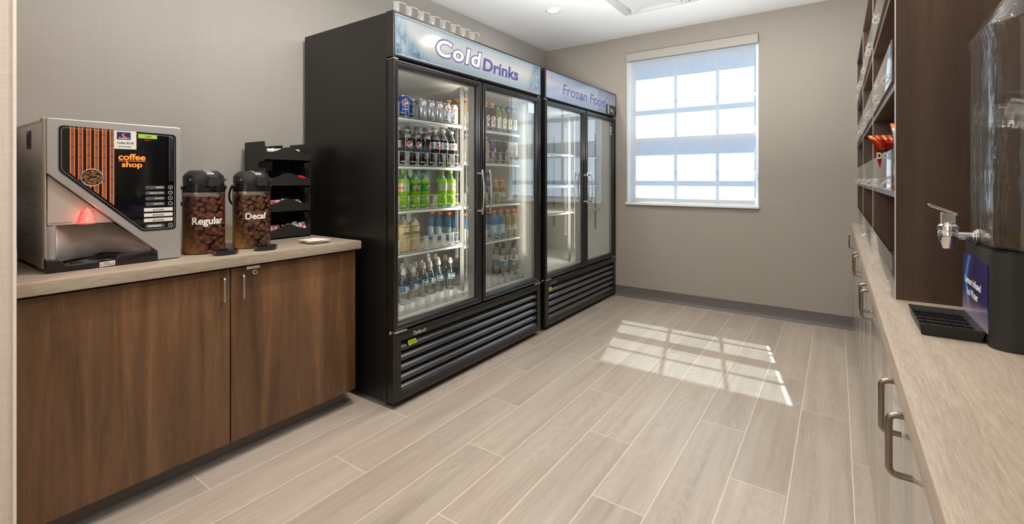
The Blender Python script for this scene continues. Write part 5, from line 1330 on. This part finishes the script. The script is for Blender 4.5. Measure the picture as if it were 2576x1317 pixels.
L(nt, c_, b.inputs['Base Color']); b.inputs['Roughness'].default_value = .15
lb = q.build('label', ml, t)
q = MB(); text(q, 'Lemon Infused', (1.446, 1.306, .946, .962), '-X', bx0 - .0018, bold=.02, th=.0002); text(q, 'Ice Water', (1.424, 1.330, .922, .938), '-X', bx0 - .0018, bold=.02, th=.0002); o = q.build('label_text', m_wht, t); o.parent = lb
# jar
def jar_loop(x0, x1, y0, y1, c, z): return [(x0 + c, y0, z), (x1 - c, y0, z), (x1, y0 + c, z), (x1, y1 - c, z), (x1 - c, y1, z), (x0 + c, y1, z), (x0, y1 - c, z), (x0, y0 + c, z)]
def jar(inset, secs, mat_, nm, cap0=True, cap1=True, sm=True):
    q = MB(); ls = []
    for z, k in secs:
        ins = inset + k; c = .030
        pts = rpoly([(p[0], p[1]) for p in jar_loop(.2425 + ins, .4735 - ins, 1.2325 + ins, 1.4775 - ins, c, 0)], .018, 4)
        ls.append([(x, y, z) for x, y in pts])
    n_ = len(ls[0]); vs = [p for l in ls for p in l]; fs = []
    for j in range(len(ls) - 1):
        for i in range(n_): fs.append((j * n_ + i, j * n_ + (i + 1) % n_, (j + 1) * n_ + (i + 1) % n_, (j + 1) * n_ + i))
    if cap0: fs.append(tuple(range(n_))[::-1])
    if cap1: fs.append(tuple((len(ls) - 1) * n_ + i for i in range(n_)))
    q.add(vs, fs, True); return q.build(nm, mat_, t)
mg, nt, b = new_mat('beaded_jar'); b.inputs['Base Color'].default_value = (.97, .97, .96, 1); b.inputs['Transmission Weight'].default_value = 1; b.inputs['Roughness'].default_value = .03; b.inputs['IOR'].default_value = 1.35
tc = N(nt, 'ShaderNodeTexCoord'); bp = N(nt, 'ShaderNodeBump'); bp.inputs['Strength'].default_value = .55; bp.inputs['Distance'].default_value = .004
vo = N(nt, 'ShaderNodeTexVoronoi', feature='SMOOTH_F1'); vo.inputs['Scale'].default_value = 1.0; L(nt, mapping(nt, tc.outputs['Object'], (130, 130, 40)), vo.inputs['Vector'])
# beads of condensation mostly on the aisle side of the wall
sx_ = N(nt, 'ShaderNodeSeparateXYZ'); gp_ = N(nt, 'ShaderNodeNewGeometry'); L(nt, gp_.outputs['Position'], sx_.inputs[0])
mr_ = N(nt, 'ShaderNodeMapRange'); mr_.inputs['From Min'].default_value = .262; mr_.inputs['From Max'].default_value = .280; mr_.inputs['To Min'].default_value = 1.0; mr_.inputs['To Max'].default_value = .10; L(nt, sx_.outputs[0], mr_.inputs[0]); side_ = mr_.outputs[0]
msk = ramp(nt, noise(nt, mapping(nt, tc.outputs['Object'], (9, 9, 5)), 1, 3), [(.42, (0, 0, 0, 1)), (.6, (1, 1, 1, 1))])
L(nt, math_n(nt, 'MULTIPLY', vo.outputs['Distance'], math_n(nt, 'ADD', math_n(nt, 'MULTIPLY', msk, side_), .04)), bp.inputs['Height']); L(nt, bp.outputs[0], b.inputs['Normal'])
out_ = [n for n in nt.nodes if n.bl_idname == 'ShaderNodeOutputMaterial'][0]; tr_ = N(nt, 'ShaderNodeBsdfTransparent'); tr_.inputs[0].default_value = (.96, .96, .95, 1); mx_ = N(nt, 'ShaderNodeMixShader'); mx_.inputs[0].default_value = .25
L(nt, b.outputs[0], mx_.inputs[1]); L(nt, tr_.outputs[0], mx_.inputs[2]); L(nt, mx_.outputs[0], out_.inputs['Surface'])
secs = [(1.040, .0), (1.10, 0), (1.22, 0), (1.34, 0), (1.455, 0), (1.470, -.003), (1.476, -.003), (1.484, .002), (1.520, .018), (1.548, .038), (1.556, .044)]
ja_ = jar(0, secs, mg, 'jar', cap1=False)
md = ja_.modifiers.new('solid', 'SOLIDIFY'); md.thickness = .004; md.offset = -1
mw = mat_thin_glass('iced_water', tint=(.93, .925, .90, 1), ior=1.25, both=True, rough=.02, bump=(1.0, .25, (40, 40, 14)))
wtr = jar(.0048, [(1.0455, 0), (1.2, 0), (1.338, 0)], mw, 'water')
q = MB().lathe([(.070, 1.556), (.080, 1.558), (.082, 1.585), (.076, 1.592), (0, 1.594)], (.358, 1.355, 0), 40, cap=False); q.build('lid', m_blackg, t)
# ice cubes and lemon
m_ice = mat_thin_glass('ice', tint=(.95, .96, .97, 1), ior=1.35, both=True, rough=.12, base=.05)
r_ = random.Random(5)
for k in range(9):
    x = .28 + (k % 3) * .055 + r_.uniform(-.004, .004); y = 1.278 + (k // 3) * .068 + r_.uniform(-.004, .004); z = 1.283 + r_.uniform(0, .008)
    o_ = thing('ice_cube', (x, y, z), 'ice cube floating in the dispenser jar', 'ice cube', 'ice cubes in the jar')
    q = MB().box(-.019, .019, -.019, .019, 0, .036, .005); o2 = q.build('cube', m_ice, None); o2.parent = o_; o_.rotation_euler = (r_.uniform(-.3, .3), r_.uniform(-.3, .3), r_.uniform(0, 1.5))
m_rind = M('lemon_rind', srgb(244, 190, 50), .4); m_flesh = M('lemon_flesh', srgb(248, 214, 110), .4)
for k, (x, y, z, a) in enumerate(((.284, 1.2505, 1.0635, 0), (.36, 1.262, 1.0635, 30))):
    o_ = thing('lemon_slice', (x, y, z), 'yellow lemon slice resting on the jar bottom, ' + ('nearest the tap corner' if k == 0 else 'behind the first slice'), 'lemon slice', 'lemon slices')
    q = MB(); q.lathe([(0, -.002), (.017, -.002), (.018, 0), (.017, .002), (0, .002)], (0, 0, 0), 28); q.v = [(v[0], v[2], v[1]) for v in q.v]; o2 = q.build('rind', m_rind, None); o2.parent = o_
    q = MB()
    for s_ in range(8):
        a0 = s_ * math.pi / 4 + .1; a1 = (s_ + 1) * math.pi / 4 - .1
        q.prism([(.004 * math.cos((a0 + a1) / 2), .004 * math.sin((a0 + a1) / 2))] + [(.0145 * math.cos(a0 + (a1 - a0) * i / 5), .0145 * math.sin(a0 + (a1 - a0) * i / 5)) for i in range(6)], 'Y', -.0028, .0028)
    o2 = q.build('segments', m_flesh, None); o2.parent = o_; o_.rotation_euler = (0, 0, math.radians(a))
# tap
ty = 1.360; tz = 1.055; tx = .1957
q = MB(); q.cyl((tx, ty, tz), (.2425, ty, tz), .0085, 20); q.tube([(.234, ty, tz), (.2375, ty, tz)], .014, 24); q.tube([(.2375, ty, tz), (.2415, ty, tz)], .017, 24)
tap = q.build('tap_pipe', m_chrome, t)
MB().tube([(.2415, ty, tz), (.2435, ty, tz)], .0155, 24).build('tap_washer', M('washer', srgb(206, 186, 150), .5), t).parent = tap
q = MB(); q.lathe([(.0080, -.029), (.0090, -.0275), (.0115, -.018), (.0165, -.006), (.0170, 0), (.0165, .006), (.0155, .009), (.0175, .011), (.0175, .020), (.0155, .022), (.0130, .024), (.0130, .027), (0, .027)], (tx, ty, tz), 28)
o = q.build('tap_body', m_chrome, t); o.parent = tap
q = MB(); q.prism([(tx - .013, tz + .026), (tx + .012, tz + .026), (tx + .012, tz + .044), (tx - .013, tz + .049)], 'Y', ty - .008, ty + .008, bev=.002)
q.prism([(tx + .014, tz + .042), (tx - .030, tz + .060), (tx - .035, tz + .066), (tx - .031, tz + .067), (tx + .014, tz + .048)], 'Y', ty - .010, ty + .010, bev=.0015)
o = q.build('tap_lever', m_chrome, t); o.parent = tap
# drip tray
tt = thing('drip_tray', (.187, 1.36, CZ), 'black rectangular drip tray with grid, in front of the drink dispenser', 'drip tray')
q = MB(); x0, x1, y0, y1 = .139, .236, 1.268, 1.450
def fr4(k, z): return [(x0 + k, y0 + k, z), (x1 - k, y0 + k, z), (x1 - k, y1 - k, z), (x0 + k, y1 - k, z)]
Ls = fr4(.004, CZ) + fr4(.002, CZ + .012) + fr4(-.001, CZ + .0235) + fr4(.001, CZ + .0235) + fr4(.006, CZ + .013) + fr4(.008, CZ + .004)
q.add(Ls, [(3, 2, 1, 0)] + [(4 * j + i, 4 * j + (i + 1) % 4, 4 * j + 4 + (i + 1) % 4, 4 * j + 4 + i) for j in range(5) for i in range(4)] + [(20, 21, 22, 23)])
q.build('tray', m_blackm, tt, fix=True)
q = MB()
for k in range(1, 6): q.box(x0 + .006, x1 - .006, y0 + k * (y1 - y0) / 6 - .001, y0 + k * (y1 - y0) / 6 + .001, CZ + .013, CZ + .0155)
for k in range(1, 5): q.box(x0 + k * (x1 - x0) / 5 - .001, x0 + k * (x1 - x0) / 5 + .001, y0 + .006, y1 - .006, CZ + .013, CZ + .0155)
q.build('grid', m_blackg, tt)

# wall outlet near the coffee machine, behind it
t = thing('wall_outlet', (XL, .36, 1.03), 'white wall plate behind the left edge of the coffee machine', 'outlet')
MB().box(XL, XL + .006, .325, .40, .985, 1.10, .002).build('plate', m_whitem, t)
